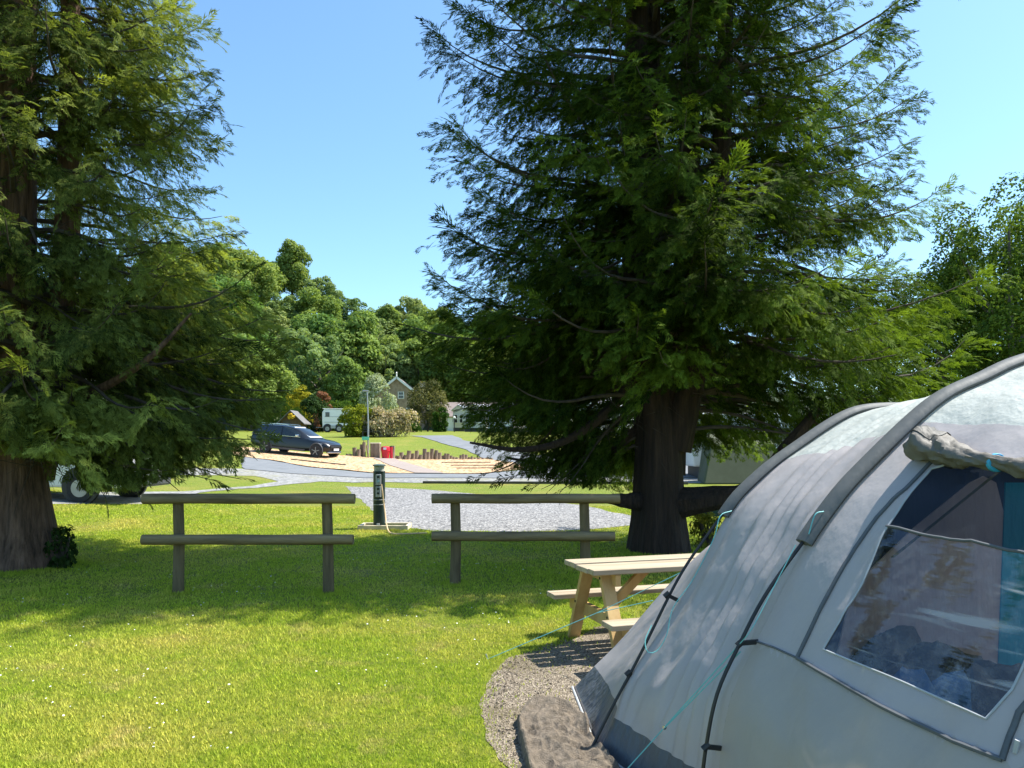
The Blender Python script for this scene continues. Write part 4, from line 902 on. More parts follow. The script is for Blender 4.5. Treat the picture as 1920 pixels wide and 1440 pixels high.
# poles, sleeves and clips
def arch_pts(pxs, P0, dr): return [P3(plane_sz(x, y, P0, dr), P0, dr) for x, y in pxs]
def pole_and_sleeve(curve3, P0, dr, low_px, jstart, wsl):
    axis = Vector((.40, -.92, 0)); n = NA
    out = []
    for j in range(n):
        p = Vector(curve3[j]); o_ = (p - Vector((CEN[0], p.y, CEN[2]))).normalized(); out.append(p + o_ * .018)
    MB().tube([loc(p) for p in out[jstart:n - jstart]], .026, 10, sx=wsl / .026, up=axis).build('pole_sleeve', M['sleeve'], tent, smooth=True)
    low = arch_pts(low_px, P0, dr)
    full = [Vector(q) for q in smooth_curve([tuple(p) for p in low] + [tuple(out[jstart + 2])], 30)]
    po = MB().tube([loc(p) for p in full], .0085, 8).build('pole', M['black'], tent, smooth=True)
    # the other side of the arch, mirrored
    mp = Vector(curve3[n // 2]); d2 = Vector((dr[0], dr[1], 0)).normalized()
    mir = [p - d2 * 2 * (p - mp).dot(d2) for p in full]
    MB().tube([loc(p) for p in mir], .0085, 8).build('pole', M['black'], tent, smooth=True)
    return full
def jnear(c3, px): return int(np.argmin([abs(960 + F * p[0] / p[1] - px) for p in c3[:NA // 2]]))
poleA = pole_and_sleeve(A3, PA, DA, [(1311, 1576), (1315, 1480), (1324, 1400), (1345, 1300), (1388, 1205), (1440, 1108)], jnear(A3, 1512), .047)
poleB = pole_and_sleeve(B3, PB, DB, [(1105, 1411), (1150, 1322), (1200, 1228), (1270, 1088), (1320, 1012)], jnear(B3, 1358), .045)
def clip(P0, dr, pxa, pxb):
    a, b = P3(plane_sz(*pxa, P0, dr), P0, dr), P3(plane_sz(*pxb, P0, dr), P0, dr)
    c = MB().beam(loc(a), loc(b), .012, .022).build('pole_clip', M['black'], tent, bevel=.003)
    MB().tube([loc(a + Vector((-.014, 0, -.012))), loc(a + Vector((.014, 0, .012)))], .015, 8).build('clip_hook', M['black'], c, smooth=True)
clip(PA, DA, (1388, 1206), (1422, 1203)); clip(PA, DA, (1324, 1400), (1352, 1403)); clip(PB, DB, (1250, 1115), (1272, 1126))
clip(PB, DB, (1178, 1262), (1190, 1270))
# hem along the foot
hem = [B3[0] * (1 - u) + A3[0] * u + np.array((0, -.012, .006)) for u in np.linspace(0, 1, 20)]
MB().tube([loc(p) for p in hem], .008, 6).build('hem', M['piping'], tent, smooth=True)
hem = [R3[0] * (1 - u) + B3[0] * u + np.array((-.012, 0, .006)) for u in np.linspace(0, 1, 20)]
MB().tube([loc(p) for p in hem], .008, 6).build('hem', M['piping'], tent, smooth=True)
# guy lines
def guy(pts, n=24, r=.0028, sm=True):
    c = smooth_curve([tuple(p) for p in pts], n) if sm else pts
    return MB().tube([loc(p) for p in c], r, 5).build('guy_line', M['guy'], tent, smooth=True)
ca = P3(plane_sz(1383, 1212, PA, DA), PA, DA); ring = at(1246, 1364, 3.62); peg = ground_at(1140, 1482)
guy([ca, ring + Vector((.004, 0, .006))], sm=False); guy([ca + Vector((.01, -.01, -.02)), ring + Vector((-.004, 0, -.006))], sm=False); guy([ring, peg], sm=False, r=.003)
MB().lathe([(.004, -.004), (.010, -.003), (.010, .003), (.004, .004)], 10, loc(ring), 'y').build('guy_ring', M['chrome'], tent, smooth=True)
pegB = ground_at(914, 1236); jn = at(1120, 1149, 5.72); guy([at(1292, 1066, 5.30), jn], sm=False); guy([at(1224, 1126, 5.30), jn], sm=False); guy([jn, pegB], sm=False, r=.003)
for pg in (pegB, peg): MB().tube([loc(pg + Vector((.01, 0, -.08))), loc(pg + Vector((-.01, 0, .04)))], .006, 6).build('peg', M['galv'], tent, smooth=True)
guy([at(1372, 958, 4.26), at(1350, 968, 4.22), at(1338, 1010, 4.20), at(1300, 1085, 4.18), at(1262, 1140, 4.14), at(1250, 1190, 4.11), at(1232, 1220, 4.09), at(1214, 1222, 4.09), at(1210, 1200, 4.12), at(1222, 1172, 4.16)], 50)
guy([P3(plane_sz(1552, 958, PA, DA), PA, DA) + Vector((-.03, -.03, 0)), P3(plane_sz(1536, 964, PA, DA), PA, DA) + Vector((-.03, -.03, 0)), P3(plane_sz(1520, 1000, PA, DA), PA, DA) + Vector((-.02, -.03, 0))], 14)
guy([P3(plane_sz(1500, 1020, PA, DA), PA, DA) + Vector((-.03, -.03, 0)), at(1447, 1108, 3.34), at(1410, 1178, 3.30), ca], 24, .002)
# rolled-up door above the window, in a crumpled sausage that thickens at its left end
def roll():
    px = [(1722, 838), (1745, 836), (1790, 848), (1840, 862), (1885, 866), (1940, 872), (2000, 880)]; rad = [.05, .088, .064, .036, .036, .05, .052]
    c = []
    for (x, y) in px:
        q = ray_ut(x, y + 12); c.append(S(q[0], q[1], .045))
    cc = smooth_curve([(*p, r) for p, r in zip(c, rad)], 46); v = []; f = []; n = 26; tn = cc[-1, :3] - cc[0, :3]; tn /= np.linalg.norm(tn)
    for i in range(len(cc)):
        a = Vector((0, 0, 1)); a -= Vector(tn) * a.dot(Vector(tn)); a.normalize(); b = Vector(tn).cross(a)
        for j in range(n):
            th = 6.283 * j / n; r = cc[i, 3] * (1 + .42 * mnoise.noise(Vector((math.cos(th) * 1.6 + i * .12, math.sin(th) * 1.6, i * .16))) + .16 * mnoise.noise(Vector((th * 3, i * .5, 4))))
            v.append(Vector(loc(cc[i, :3])) + a * math.cos(th) * r * .8 + b * math.sin(th) * r)
    for i in range(len(cc) - 1):
        for j in range(n): f.append((i * n + j, i * n + (j + 1) % n, (i + 1) * n + (j + 1) % n, (i + 1) * n + j))
    f += [tuple(range(n)), tuple((len(cc) - 1) * n + j for j in range(n))]
    r_ = MB().add(v, f).build('door_roll', M['khaki'], tent, smooth=True)
    # dark lining turned out at the left end
    MB().add([q + (q - v[6 * n]) * 0 + (q - Vector(loc(cc[3, :3]))) * .05 for q in v[2 * n:9 * n]], [(i * n + j, i * n + (j + 1) % n, (i + 1) * n + (j + 1) % n, (i + 1) * n + j) for i in range(6) for j in range(n) if not 2 < j < 13]).build('lining', M['khaki_dark'], r_, smooth=True)
    i = int(len(cc) * .62); p = Vector(loc(cc[i, :3])); MB().lathe([(cc[i, 3] * 1.0, -.012), (cc[i, 3] * 1.06, -.008), (cc[i, 3] * 1.06, .008), (cc[i, 3] * 1.0, .012)], 16, p, 'y').build('tie', M['tie_blue'], r_, smooth=True)
roll()
# inner bedroom wall hanging across the tunnel just inside the arch, seen through the window
PI_, DI = (PA[0] + .04, PA[1] - .08), DA
def inner_poly(pxs, off, name, m, steps=1):
    mb = MB(); q = [P3(plane_sz(x, y, (PI_[0] + .02 * off, PI_[1] - .05 * off), DI), (PI_[0] + .02 * off, PI_[1] - .05 * off), DI) for x, y in pxs]
    mb.add([loc(p) for p in q] + [loc(p + Vector((-.003, .006, 0))) for p in q], [tuple(range(len(q))), tuple(range(2 * len(q) - 1, len(q) - 1, -1))] + [(i, (i + 1) % len(q), len(q) + (i + 1) % len(q), len(q) + i) for i in range(len(q))])
    return mb.build(name, m, tent)
inn = np.array([P3((s_ * .965 + .07, z * .955), (PA[0] + .02, PA[1] - .02), DA) for s_, z in A2])
mb = MB(); mb.add([loc(p) for p in inn], [tuple(range(NA))]); mb.build('bedroom_wall', M['inner_navy'], tent)
inner_poly([(1560, 1270), (1600, 1100), (1720, 985), (1820, 905), (1845, 893), (1868, 905), (1882, 960), (1884, 1010), (1870, 1260), (1872, 1420), (1600, 1420)], 1, 'bedroom_door', M['inner'])
inner_poly([(1886, 905), (2060, 905), (2060, 1450), (1874, 1450), (1872, 1260)], 1.1, 'bedroom_panel', M['inner_blue'])
q0 = P3(plane_sz(1702, 990, PI_, DI), PI_, DI) + Vector((0, -.14, 0)); q1 = P3(plane_sz(1842, 878, PI_, DI), PI_, DI) + Vector((0, -.14, 0))
MB().beam(loc(q0 + (q0 - q1) * .4), loc(q1), .018, .002).build('inner_strap', M['olive'], tent)
fl = [loc(p + np.array((0, 0, .012))) for p in (R3[0], B3[0], A3[0], C3[0], C3[-1], A3[-1], B3[-1], R3[-1])]
MB().add(fl, [tuple(range(8))]).build('ground_sheet', M['ground_sheet'], tent)
# heaps of kit inside the porch
def heap(name, label, cat, c, rx, ry, h, m, seed, sq=.7):
    n, k = 40, 14; v = []; f = []
    for i in range(k + 1):
        for j in range(n):
            th = 6.283 * j / n; ph = i / k * math.pi / 2; q = Vector((math.cos(th) * math.cos(ph) ** sq, math.sin(th) * math.cos(ph) ** sq, math.sin(ph)))
            w_ = 1 + .12 * mnoise.noise(q * 1.6 + Vector((seed, 0, 0))) + .07 * mnoise.noise(q * 6 + Vector((0, seed, 0)))
            v.append((q.x * rx * w_, q.y * ry * w_, max(0, q.z * h * w_)))
    for i in range(k):
        for j in range(n): f.append((i * n + j, i * n + (j + 1) % n, (i + 1) * n + (j + 1) % n, (i + 1) * n + j))
    f.append(tuple(range(n)))
    o = MB().add(v, f).build(name, m, smooth=True); o.location = c; return tag(o, label, cat)
def inside_at(px, py, Y):
    p = at(px, py, Y); return p
def behind_window(px, py, back):
    """a point on the line of sight, the given distance behind the window film"""
    q = ray_ut(px, py); p = Vector(S(*q)); return p + (p - CAMP).normalized() * back
for nm, lb, ct, px, py, back, rx, ry, mt, sd in (('duffel_bag', 'dark crumpled bag on the tent floor at the left of the window', 'bag', 1640, 1195, .55, .34, .2, 'dark_cloth', 3), ('blanket_heap', 'black heap of bedding inside the tent behind the window', 'bedding', 1800, 1225, .62, .46, .25, 'dark_cloth', 9), ('sleeping_bag', 'crumpled blue sleeping bag in front of the black bedding in the tent', 'sleeping bag', 1735, 1268, .42, .24, .15, 'blue_cloth', 5)):
    p = behind_window(px, py, back); heap(nm, lb, ct, (p.x, p.y, .02), rx, ry, p.z, M[mt], sd)

# ------------------------------------------------------------------ blanket on the ground by the tent
def blanket():
    out = [ground_at(*p) for p in ((968, 1352), (985, 1330), (1020, 1322), (1068, 1334), (1100, 1352), (1112, 1392), (1150, 1440), (1215, 1520), (1060, 1560), (1000, 1500), (985, 1440), (972, 1390))]
    poly = [(p.x, p.y) for p in out]; cx, cy = np.mean([p[0] for p in poly]), np.mean([p[1] for p in poly]); rings = 46; od = dens(poly, .025, True); n = len(od); v = []; f = []
    for i in range(rings + 1):
        s = i / rings
        for j, (x, y) in enumerate(od):
            X, Y = cx + (x - cx) * s, cy + (y - cy) * s
            h = .03 + .028 * mnoise.noise(Vector((X * 6, Y * 5, 1))) + .062 * (.5 - abs(mnoise.noise(Vector((X * 9 + Y * 4, Y * 8 - X * 3, 4))))) * .9 + .026 * (.4 - abs(mnoise.noise(Vector((X * 19 - Y * 6, Y * 9 + X * 8, 2))))) + .018 * max(0, 1 - abs(s - .9) / .1)
            v.append((X, Y, max(.006, h * (1 if s < .97 else .35 if s < 1 else .1))))
    for i in range(rings):
        for j in range(n): f.append((i * n + j, i * n + (j + 1) % n, (i + 1) * n + (j + 1) % n, (i + 1) * n + j))
    o = MB().add(v, f).build('blanket', M['blanket'], smooth=True); tag(o, 'crumpled brown blanket lying on gravel at the left foot of the tent', 'blanket')
blanket()

# ------------------------------------------------------------------ vehicles
def wheel(parent, c, r, wd, spokes=5, side=-1, steel=False):
    """tyre with a rim inside it; axle along local y"""
    t = MB().lathe([(r * .66, -wd / 2), (r * .93, -wd / 2), (r, -wd / 2 + .03), (r, wd / 2 - .03), (r * .93, wd / 2), (r * .66, wd / 2)], 28, c, 'y').build('wheel', M['tyre'], parent, smooth=True)
    mb = MB(); y = c[1] + side * (wd / 2 - .015); cc = Vector((c[0], y, c[2]))
    mb.lathe([(r * .68, -.012), (r * .70, .0), (r * .66, .012), (r * .60, .0)], 24, cc, 'y'); mb.lathe([(r * .16, -.02), (r * .16, .02)], 12, cc, 'y')
    if steel:
        mb.lathe([(r * .2, -.02), (r * .42, .006), (r * .60, -.004), (r * .60, -.02)], 24, cc, 'y'); spokes = 0
    for k in range(spokes):
        a = k * 6.283 / spokes + .3; mb.beam(cc, cc + Vector((math.cos(a), 0, math.sin(a))) * r * .64, .03, r * .27, (0, 1, 0))
    mb.build('rim', M['alloy'], t)
    MB().lathe([(r * .62, -.004), (r * .62, .004)], 18, (c[0], c[1] + side * (wd / 2 - .06), c[2]), 'y').build('brake_disc', M['black'], t)
def loft_rings(rings, closed_ends=True):
    n = len(rings[0]); mb = MB(); v = [p for r in rings for p in r]; f = [(i * n + j, i * n + (j + 1) % n, (i + 1) * n + (j + 1) % n, (i + 1) * n + j) for i in range(len(rings) - 1) for j in range(n)]
    f += [tuple(range(n)), tuple((len(rings) - 1) * n + j for j in range(n))]
    return mb.add(v, f)
def estate_car():
    Yc = 41.3; pr, pf = on_ground(515, Yc + .45), on_ground(609, Yc - .45)
    fwd = (pf - pr).normalized(); lat = Vector((0, 0, 1)).cross(fwd).normalized(); up = fwd.cross(lat)
    wb = (pf - pr).length
    root = thing('estate_car', 'black estate car with roof rails parked on the orange gravel', 'car'); root.matrix_world = Matrix.Translation(pr + up * .05) @ Matrix((fwd, lat, up)).transposed().to_4x4()
    # local: x forward (rear axle at 0), y to the left, z up.  Body rings along x
    st = [(-.98, .78, .42, .80), (-.92, .86, .36, .92), (-.6, .90, .30, .97), (0, .91, .28, .98), (.8, .915, .24, .96), (1.7, .915, .24, .95), (2.35, .915, .25, .93), (2.75, .905, .28, .89), (3.2, .88, .28, .84), (3.5, .80, .30, .76), (3.66, .66, .34, .66)]
    rings = [[(x, s * hw * k, z) for s, k, z in ((-1, .86, z0), (-1, 1, z0 + .14), (-1, 1.0, (z0 + z1) / 2 + .08), (-1, .95, z1 - .06), (-1, .82, z1), (1, .82, z1), (1, .95, z1 - .06), (1, 1.0, (z0 + z1) / 2 + .08), (1, 1, z0 + .14), (1, .86, z0))] for x, hw, z0, z1 in st]
    body = loft_rings(rings).build('body', M['carpaint'], root, smooth=True)
    gs = [(-.95, .68, .93, .95), (-.82, .70, .93, 1.22), (-.62, .68, .93, 1.44), (-.2, .66, .93, 1.49), (.8, .66, .92, 1.50), (1.3, .65, .92, 1.47), (1.75, .63, .91, 1.36), (2.2, .66, .90, 1.13), (2.55, .70, .88, .93)]
    rings = [[(x, s * (.84 if k else hw), z) for s, k, z in ((-1, 1, z0), (-1, 0, z1 - .05), (-1 * .8, 0, z1), (.8, 0, z1), (1, 0, z1 - .05), (1, 1, z0))] for x, hw, z0, z1 in gs]
    loft_rings(rings).build('cabin', M['carpaint'], root, smooth=True)
    def side_y(z, x):
        z1 = np.interp(x, [g[0] for g in gs], [g[3] for g in gs]) - .05; hw = np.interp(x, [g[0] for g in gs], [g[1] for g in gs]); return .84 + (hw - .84) * min(1, (z - .93) / max(.05, z1 - .93))
    for s in (-1, 1):
        for poly in ([(-.72, .97), (-.58, 1.36), (-.12, 1.41), (-.12, .97)], [(-.05, .97), (-.05, 1.41), (.82, 1.42), (.86, .97)], [(.94, .97), (.90, 1.42), (1.28, 1.39), (1.66, 1.28), (1.98, 1.1), (2.02, .97)]):
            v = [(x, s * (side_y(z, x) + .012), z) for x, z in poly] + [(x, s * (side_y(z, x) - .01), z) for x, z in poly]; n = len(poly)
            MB().add(v, [tuple(range(n)), tuple(range(2 * n - 1, n - 1, -1))] + [(i, (i + 1) % n, n + (i + 1) % n, n + i) for i in range(n)]).build('side_window', M['glass'], root)
        MB().tube([(-.6, s * .56, 1.47), (-.5, s * .56, 1.535), (1.0, s * .55, 1.545), (1.15, s * .54, 1.5)], .016, 6).build('roof_rail', M['chrome'], root, smooth=True)
        MB().beam((-.75, s * .862, .955), (2.05, s * .862, .955), .012, .018).build('window_trim', M['chrome'], root)
        MB().box((1.92, s * .96, 1.03), (.16, .14, .12)).build('mirror', M['chrome'], root, bevel=.03)
        MB().beam((.35, s * .918, .30), (2.4, s * .918, .30), .03, .11).build('sill', M['trim'], root)
        MB().add([(3.52, s * .50, .66), (3.38, s * .80, .70), (3.14, s * .895, .74), (3.18, s * .885, .62), (3.50, s * .78, .56), (3.62, s * .56, .55), (3.44, s * .5, .66), (3.3, s * .7, .7), (3.1, s * .8, .74), (3.1, s * .8, .62), (3.4, s * .7, .56), (3.5, s * .5, .55)], [(0, 1, 2, 3, 4, 5), (11, 10, 9, 8, 7, 6)] + [(i, (i + 1) % 6, 6 + (i + 1) % 6, 6 + i) for i in range(6)]).build('headlight', M['lamp'], root)
        for x in (.45, 1.42): MB().box((x, s * .925, .84), (.2, .03, .03)).build('door_handle', M['carpaint'], root, bevel=.008)
        for x in (0, wb):
            a = MB(); a.tube([(x + math.cos(t) * .375, s * .91, .34 + math.sin(t) * .375) for t in np.linspace(-.15, math.pi + .15, 16)], .035, 6); a.build('arch_trim', M['trim'], root, smooth=True)
            MB().lathe([(.36, -.06), (.36, .06)], 24, (x, s * .865, .34), 'y').build('wheel_well', M['black'], root)
            wheel(root, (x, s * .85, .31), .345, .23, 5, s)
    ws = [(1.42, .52, 1.452), (2.5, .62, .955)]
    MB().add([(1.42, -.50, 1.46), (1.42, .50, 1.46), (2.5, .60, .975), (2.5, -.60, .975), (1.40, -.5, 1.40), (1.4, .5, 1.40), (2.46, .6, .93), (2.46, -.6, .93)], [(0, 1, 2, 3), (7, 6, 5, 4), (0, 4, 5, 1), (1, 5, 6, 2), (2, 6, 7, 3), (3, 7, 4, 0)]).build('windscreen', M['lamp'], root)
    MB().box((3.66, 0, .55), (.06, 1.05, .12)).build('grille', M['black'], root, bevel=.02); MB().box((3.72, 0, .43), (.02, .52, .11)).build('number_plate', M['pale'], root)
    MB().box((3.58, 0, .27), (.16, 1.3, .08)).build('bumper_trim', M['chrome'], root, bevel=.02)
estate_car()
def motorhome():
    Yd = 18.2; c = on_ground(156, Yd) + Vector((.05, .98, 0)); root = thing('motorhome', 'white motorhome parked behind the left conifer', 'motorhome', c, R(-4))
    # local x forward (to the right), front axle at 0
    prof = [(-5.2, .42), (1.02, .34), (1.08, .72), (.98, 1.02), (.45, 1.28), (-.18, 2.02), (.35, 2.28), (.30, 2.75), (-.2, 2.96), (-5.2, 2.96)]
    MB().prism(prof, -1.05, 1.05, lambda a, b, c_: (a, c_, b)).build('body', M['white'], root, bevel=.06)
    for s in (-1, 1):
        MB().box((-.42, s * 1.055, 1.55), (.7, .02, .62)).build('cab_window', M['glass'], root); MB().box((-2.6, s * 1.06, 1.9), (1.1, .03, .6)).build('side_window', M['glass'], root, bevel=.02)
        MB().box((.02, s * 1.06, 2.5), (.42, .03, .28)).build('side_window', M['glass'], root, bevel=.02)
        MB().box((.2, s * 1.17, 1.5), (.14, .2, .34)).build('mirror', M['black'], root, bevel=.03)
        MB().lathe([(.46, -.04), (.46, .04)], 24, (0, s * 1.03, .4), 'y').build('wheel_arch', M['black'], root); MB().lathe([(.46, -.04), (.46, .04)], 24, (-3.4, s * 1.03, .4), 'y').build('wheel_arch', M['black'], root)
        for x in (0, -3.4): wheel(root, (x, s * .98, .345), .345, .24, 8, s, True)
        MB().box((.98, s * .8, .86), (.12, .34, .22)).build('headlight', M['lamp'], root, bevel=.03)
    MB().beam((-.16, 0, 2.03), (.47, 0, 1.30), 1.7, .02, (1, 0, 1)).build('windscreen', M['glass'], root)
    MB().box((1.06, 0, .46), (.14, 2.0, .26)).build('bumper', M['trim'], root, bevel=.05)
motorhome()
def horse_trailer():
    c = on_ground(634, 82); root = thing('horse_trailer', 'white horse trailer parked behind the yellow-green bush', 'trailer', c, R(6))
    prof = [(-1.5, .45), (1.7, .45), (1.7, 2.0), (1.55, 2.38), (-1.35, 2.42), (-1.55, 2.1), (-1.55, 1.2)]
    MB().prism(prof, -.85, .85, lambda a, b, c_: (a, c_, b)).build('body', M['white'], root, bevel=.05)
    MB().box((0.05, 0, 2.46), (3.1, 1.8, .06)).build('roof', M['white'], root, bevel=.02)
    MB().box((-1.0, -.86, 1.85), (.42, .03, .5)).build('window', M['glass'], root); MB().box((.2, -.86, 1.62), (3.0, .02, .05)).build('rubbing_strip', M['galv'], root); MB().box((.2, -.86, 1.05), (3.0, .02, .05)).build('rubbing_strip', M['galv'], root)
    for x in (-1.0, .2): wheel(root, (x, -.9, .36), .36, .2, 6, -1, True); MB().lathe([(.46, -.05), (.46, .05)], 20, (x, -.84, .42), 'y').build('mudguard', M['black'], root)
    MB().tube([(-1.5, 0, .5), (-2.3, 0, .5)], .05, 6).build('drawbar', M['galv'], root); MB().box((-.4, -.9, .55), (.5, .1, .3)).build('tool_box', M['galv'], root)
horse_trailer()

# ------------------------------------------------------------------ bay edge: log palisade, bin, signs
def gz(px, Y): return on_ground(px, Y)
pal = [(70, 1040, 40), (100, 1035, 40), (150, 955, 46), (195, 975, 38), (225, 920, 38), (255, 895, 36)]
palr = [(580, 935, 44), (622, 1048, 34), (650, 1050, 30), (678, 1010, 46), (718, 1040, 34), (760, 990, 48), (806, 1022, 42), (850, 990, 44), (892, 1036, 38), (936, 968, 46), (980, 1005, 40), (1022, 968, 42), (1066, 985, 42), (1106, 1012, 40), (1146, 1045, 34), (1170, 1022, 30), (1202, 1024, 34), (1236, 1046, 36), (1268, 1060, 32), (1300, 1066, 34), (1342, 1040, 34), (1374, 1030, 32), (1404, 1036, 34), (1440, 1066, 34), (1470, 1054, 30), (1505, 1072, 34), (1545, 1068, 36), (1590, 1070, 34), (1640, 1072, 34), (1690, 1074, 34)]
def log_posts(lst, word, start):
    for i, (X, top, wd) in enumerate(lst):
        px = 640 + X / 6; Y = 43 + .15 * math.sin(i * 2.3) ; b = gz(px, Y); h = EYE - (680 + top / 6 - HY) * Y / F - b.z; r = wd / 6 * Y / F / 2 * 1.12
        mb = MB(); mb.tube([(0, 0, -.2), (.01 * math.sin(i), 0, h * .5), (.02 * math.sin(i * 1.7), .01, max(.12, h))], [r, r * .98, r * .94], 9, wob=.12)
        o = mb.build('log_post', M['logwood'], smooth=True); o.location = b
        size = 'tall' if h > .62 else 'mid-height' if h > .36 else 'short'
        tag(o, '%s weathered log post, %s %s' % (size, ORD[i], word), 'post', 'log posts edging the orange gravel')
log_posts(pal[::-1], 'to the left of the stone pillar', 0); log_posts(palr, 'to the right of the red bin', 0)
b = gz(640 + 385 / 6, 43); o = thing('stone_pillar', 'grey-brown square pillar with domed top left of the red bin', 'pillar', b)
MB().box((0, 0, .37), (.52, .46, .82)).build('shaft', M['logwood'], o, bevel=.02); MB().box((0, 0, .815), (.56, .5, .06)).build('cap', M['render'], o, bevel=.025)
b = gz(640 + 497 / 6, 42.7); o = thing('litter_bin', 'red litter bin with pale label standing before the log posts', 'bin', b)
MB().lathe([(.19, 0), (.235, .42), (.24, .45)], 16).build('bucket', M['red'], o, smooth=True); MB().lathe([(.255, .45), (.255, .62), (.22, .69), (.10, .71)], 16).build('lid', M['red'], o, smooth=True); MB().box((0, -.25, .585), (.16, .02, .12)).build('sticker', M['pale'], o)
b = gz(640 + 560 / 6, 42.8); o = thing('dog_waste_bin', 'narrow dark red bin squeezed between the red bin and a tall post', 'bin', b)
MB().box((0, 0, .36), (.13, .2, .68)).build('body', M['red'], o, bevel=.03); MB().box((0, 0, .72), (.15, .22, .05)).build('lid', M['sleeper'], o, bevel=.015)
b = gz(640 + 273 / 6, 42.6); o = thing('notice_sign', 'small green notice board on two thin posts behind the log posts', 'sign', b)
for x in (-.1, .14): MB().beam((x, 0, -.1), (x, 0, .98), .045, .045, (1, 0, 0)).build('post', M['logwood'], o)
MB().box((0.0, -.035, 1.07), (.40, .025, .18)).build('board', M['green_sign'], o, bevel=.01)
b = gz(640 + 302 / 6, 46); zt = EYE + 96 * 46 / F - b.z; o = thing('lamp_post', 'tall thin grey lamp post left of the variegated bush', 'lamp post', b)
MB().tube([(0, 0, -.1), (0, 0, zt * .5), (-.06, 0, zt)], [.055, .045, .032], 8).build('pole', M['galv'], o, smooth=True); MB().box((-.16, 0, zt + .03), (.34, .12, .07)).build('lamp_head', M['galv'], o, bevel=.02)
b = gz(640 + 310 / 6, 42.4); mb = MB(); mb.tube([(-.12, 0, .72), (0, 0, -.1)], [.045, .05], 8); o = mb.build('leaning_stake', M['logwood'], smooth=True); o.location = b; tag(o, 'pale leaning stake beside the stone pillar', 'stake')
b = gz(697, 62); o = thing('garden_bench', 'dark timber bench tucked between the two bushes', 'bench', b)
for z in (.45,): MB().box((0, 0, z), (1.5, .45, .06)).build('seat', M['sleeper'], o)
mb = MB()
for z in (.62, .75, .88): mb.box((0, .2, z), (1.5, .03, .09))
mb.build('backrest', M['sleeper'], o)
for x in (-.68, .68): MB().box((x, 0, .21), (.07, .42, .42)).build('leg', M['sleeper'], o)
def beam_thing(pa, pb, h, wd, label):
    a, c = pa, pb; mid = (a + c) / 2; mb = MB(); n = 8
    for i in range(n):
        p, q = a.lerp(c, i / n), a.lerp(c, (i + 1) / n); p = Vector((p.x, p.y, terrain(p.x, p.y))); q = Vector((q.x, q.y, terrain(q.x, q.y))); mb.beam(p - mid + Vector((0, 0, h / 2)), q - mid + Vector((0, 0, h / 2)), wd, h)
    o = mb.build('timber_edging', M['sleeper']); o.location = mid; tag(o, label, 'edging', 'timber edgings')
beam_thing(gz(793, 29), gz(1290, 28.6), .09, .12, 'long dark timber edging between grass strip and road')
beam_thing(ground_at(546, 863.5), ground_at(648, 874), .09, .09, 'dark timber strip in the orange gravel below the black car')
beam_thing(ground_at(828, 869), ground_at(920, 869), .08, .08, 'farthest of three timber strips at the right of the orange gravel')
beam_thing(ground_at(845, 874.5), ground_at(932, 874.5), .08, .08, 'middle of three timber strips at the right of the orange gravel')
beam_thing(ground_at(856, 880), ground_at(945, 879.5), .08, .08, 'nearest of three timber strips at the right of the orange gravel')

# ------------------------------------------------------------------ buildings
def gable_body(mb, hw, eave, apex, y0, y1):
    return mb.prism([(-hw, -.3), (hw, -.3), (hw, eave), (0, apex), (-hw, eave)], y0, y1, lambda a, b, c: (a, c, b))
def roof_slabs(mb, hw, eave, apex, y0, y1, th, over):
    k = (apex - eave) / hw
    for s in (-1, 1):
        mb.add([(s * (hw + over), y0, eave - over * k), (0, y0, apex), (0, y1, apex), (s * (hw + over), y1, eave - over * k), (s * (hw + over), y0, eave - over * k + th), (0, y0, apex + th), (0, y1, apex + th), (s * (hw + over), y1, eave - over * k + th)], [(0, 1, 2, 3), (7, 6, 5, 4), (0, 4, 5, 1), (1, 5, 6, 2), (2, 6, 7, 3), (3, 7, 4, 0)])
    return mb
def window(root, x, y, z, wd, ht, fm='white'):
    g = MB().box((x, y - .01, z), (wd, .06, ht)).build('window', M['glass'], root); t = .1
    mb = MB()
    for sx in (-1, 1): mb.box((x + sx * wd / 2, y - .05, z), (t, .05, ht + t))
    for sz in (-1, 0, 1): mb.box((x, y - .055, z + sz * ht / 2), (wd - t + .002, .04, t * .8))
    mb.build('frame', M[fm], g)
b = on_ground(744, 120); hs = thing('stone_house', 'stone house with white bargeboards and finial behind the silvery shrub', 'house', b)
hw, ev, ap = 3.6, 5.4, 8.2
gable_body(MB(), hw, ev, ap, 0, 9).build('wall', M['stone'], hs); rf = roof_slabs(MB(), hw, ev, ap, -.25, 9.2, .16, .45).build('roof', M['slate'], hs)
k = (ap - ev) / hw; mb = MB()
for s in (-1, 1): mb.beam((s * (hw + .5), -.3, ev - .5 * k + .0), (0, -.3, ap + .04), .07, .34, (0, 0, 1))
mb.build('bargeboard', M['white'], hs); MB().lathe([(.09, ap), (.12, ap + .25), (.05, ap + .45), (.14, ap + .6), (.02, ap + .8)], 10, (0, -.28, .1)).build('finial', M['white'], hs)
window(hs, .65, 0, 5.5, .85, 1.0); window(hs, 2.0, 0, 2.95, .9, 1.1); window(hs, -1.2, 0, 2.95, .9, 1.1)
MB().box((-4.4, 5, 6.6), (1.0, .8, 3.6)).build('chimney', M['whitebrick'], hs)
MB().box((3.2, 7, 7.2), (.9, .7, 1.8)).build('chimney', M['render'], hs); gable_body(MB(), .01, .01, .02, 2, 3)
b = on_ground(880, 108); lb = thing('low_outbuilding', 'long low building with brown slate roof and beige door right of the house', 'outbuilding', b)
MB().box((0, 2, 1.0), (8.4, 4, 2.6)).build('wall', M['render'], lb)
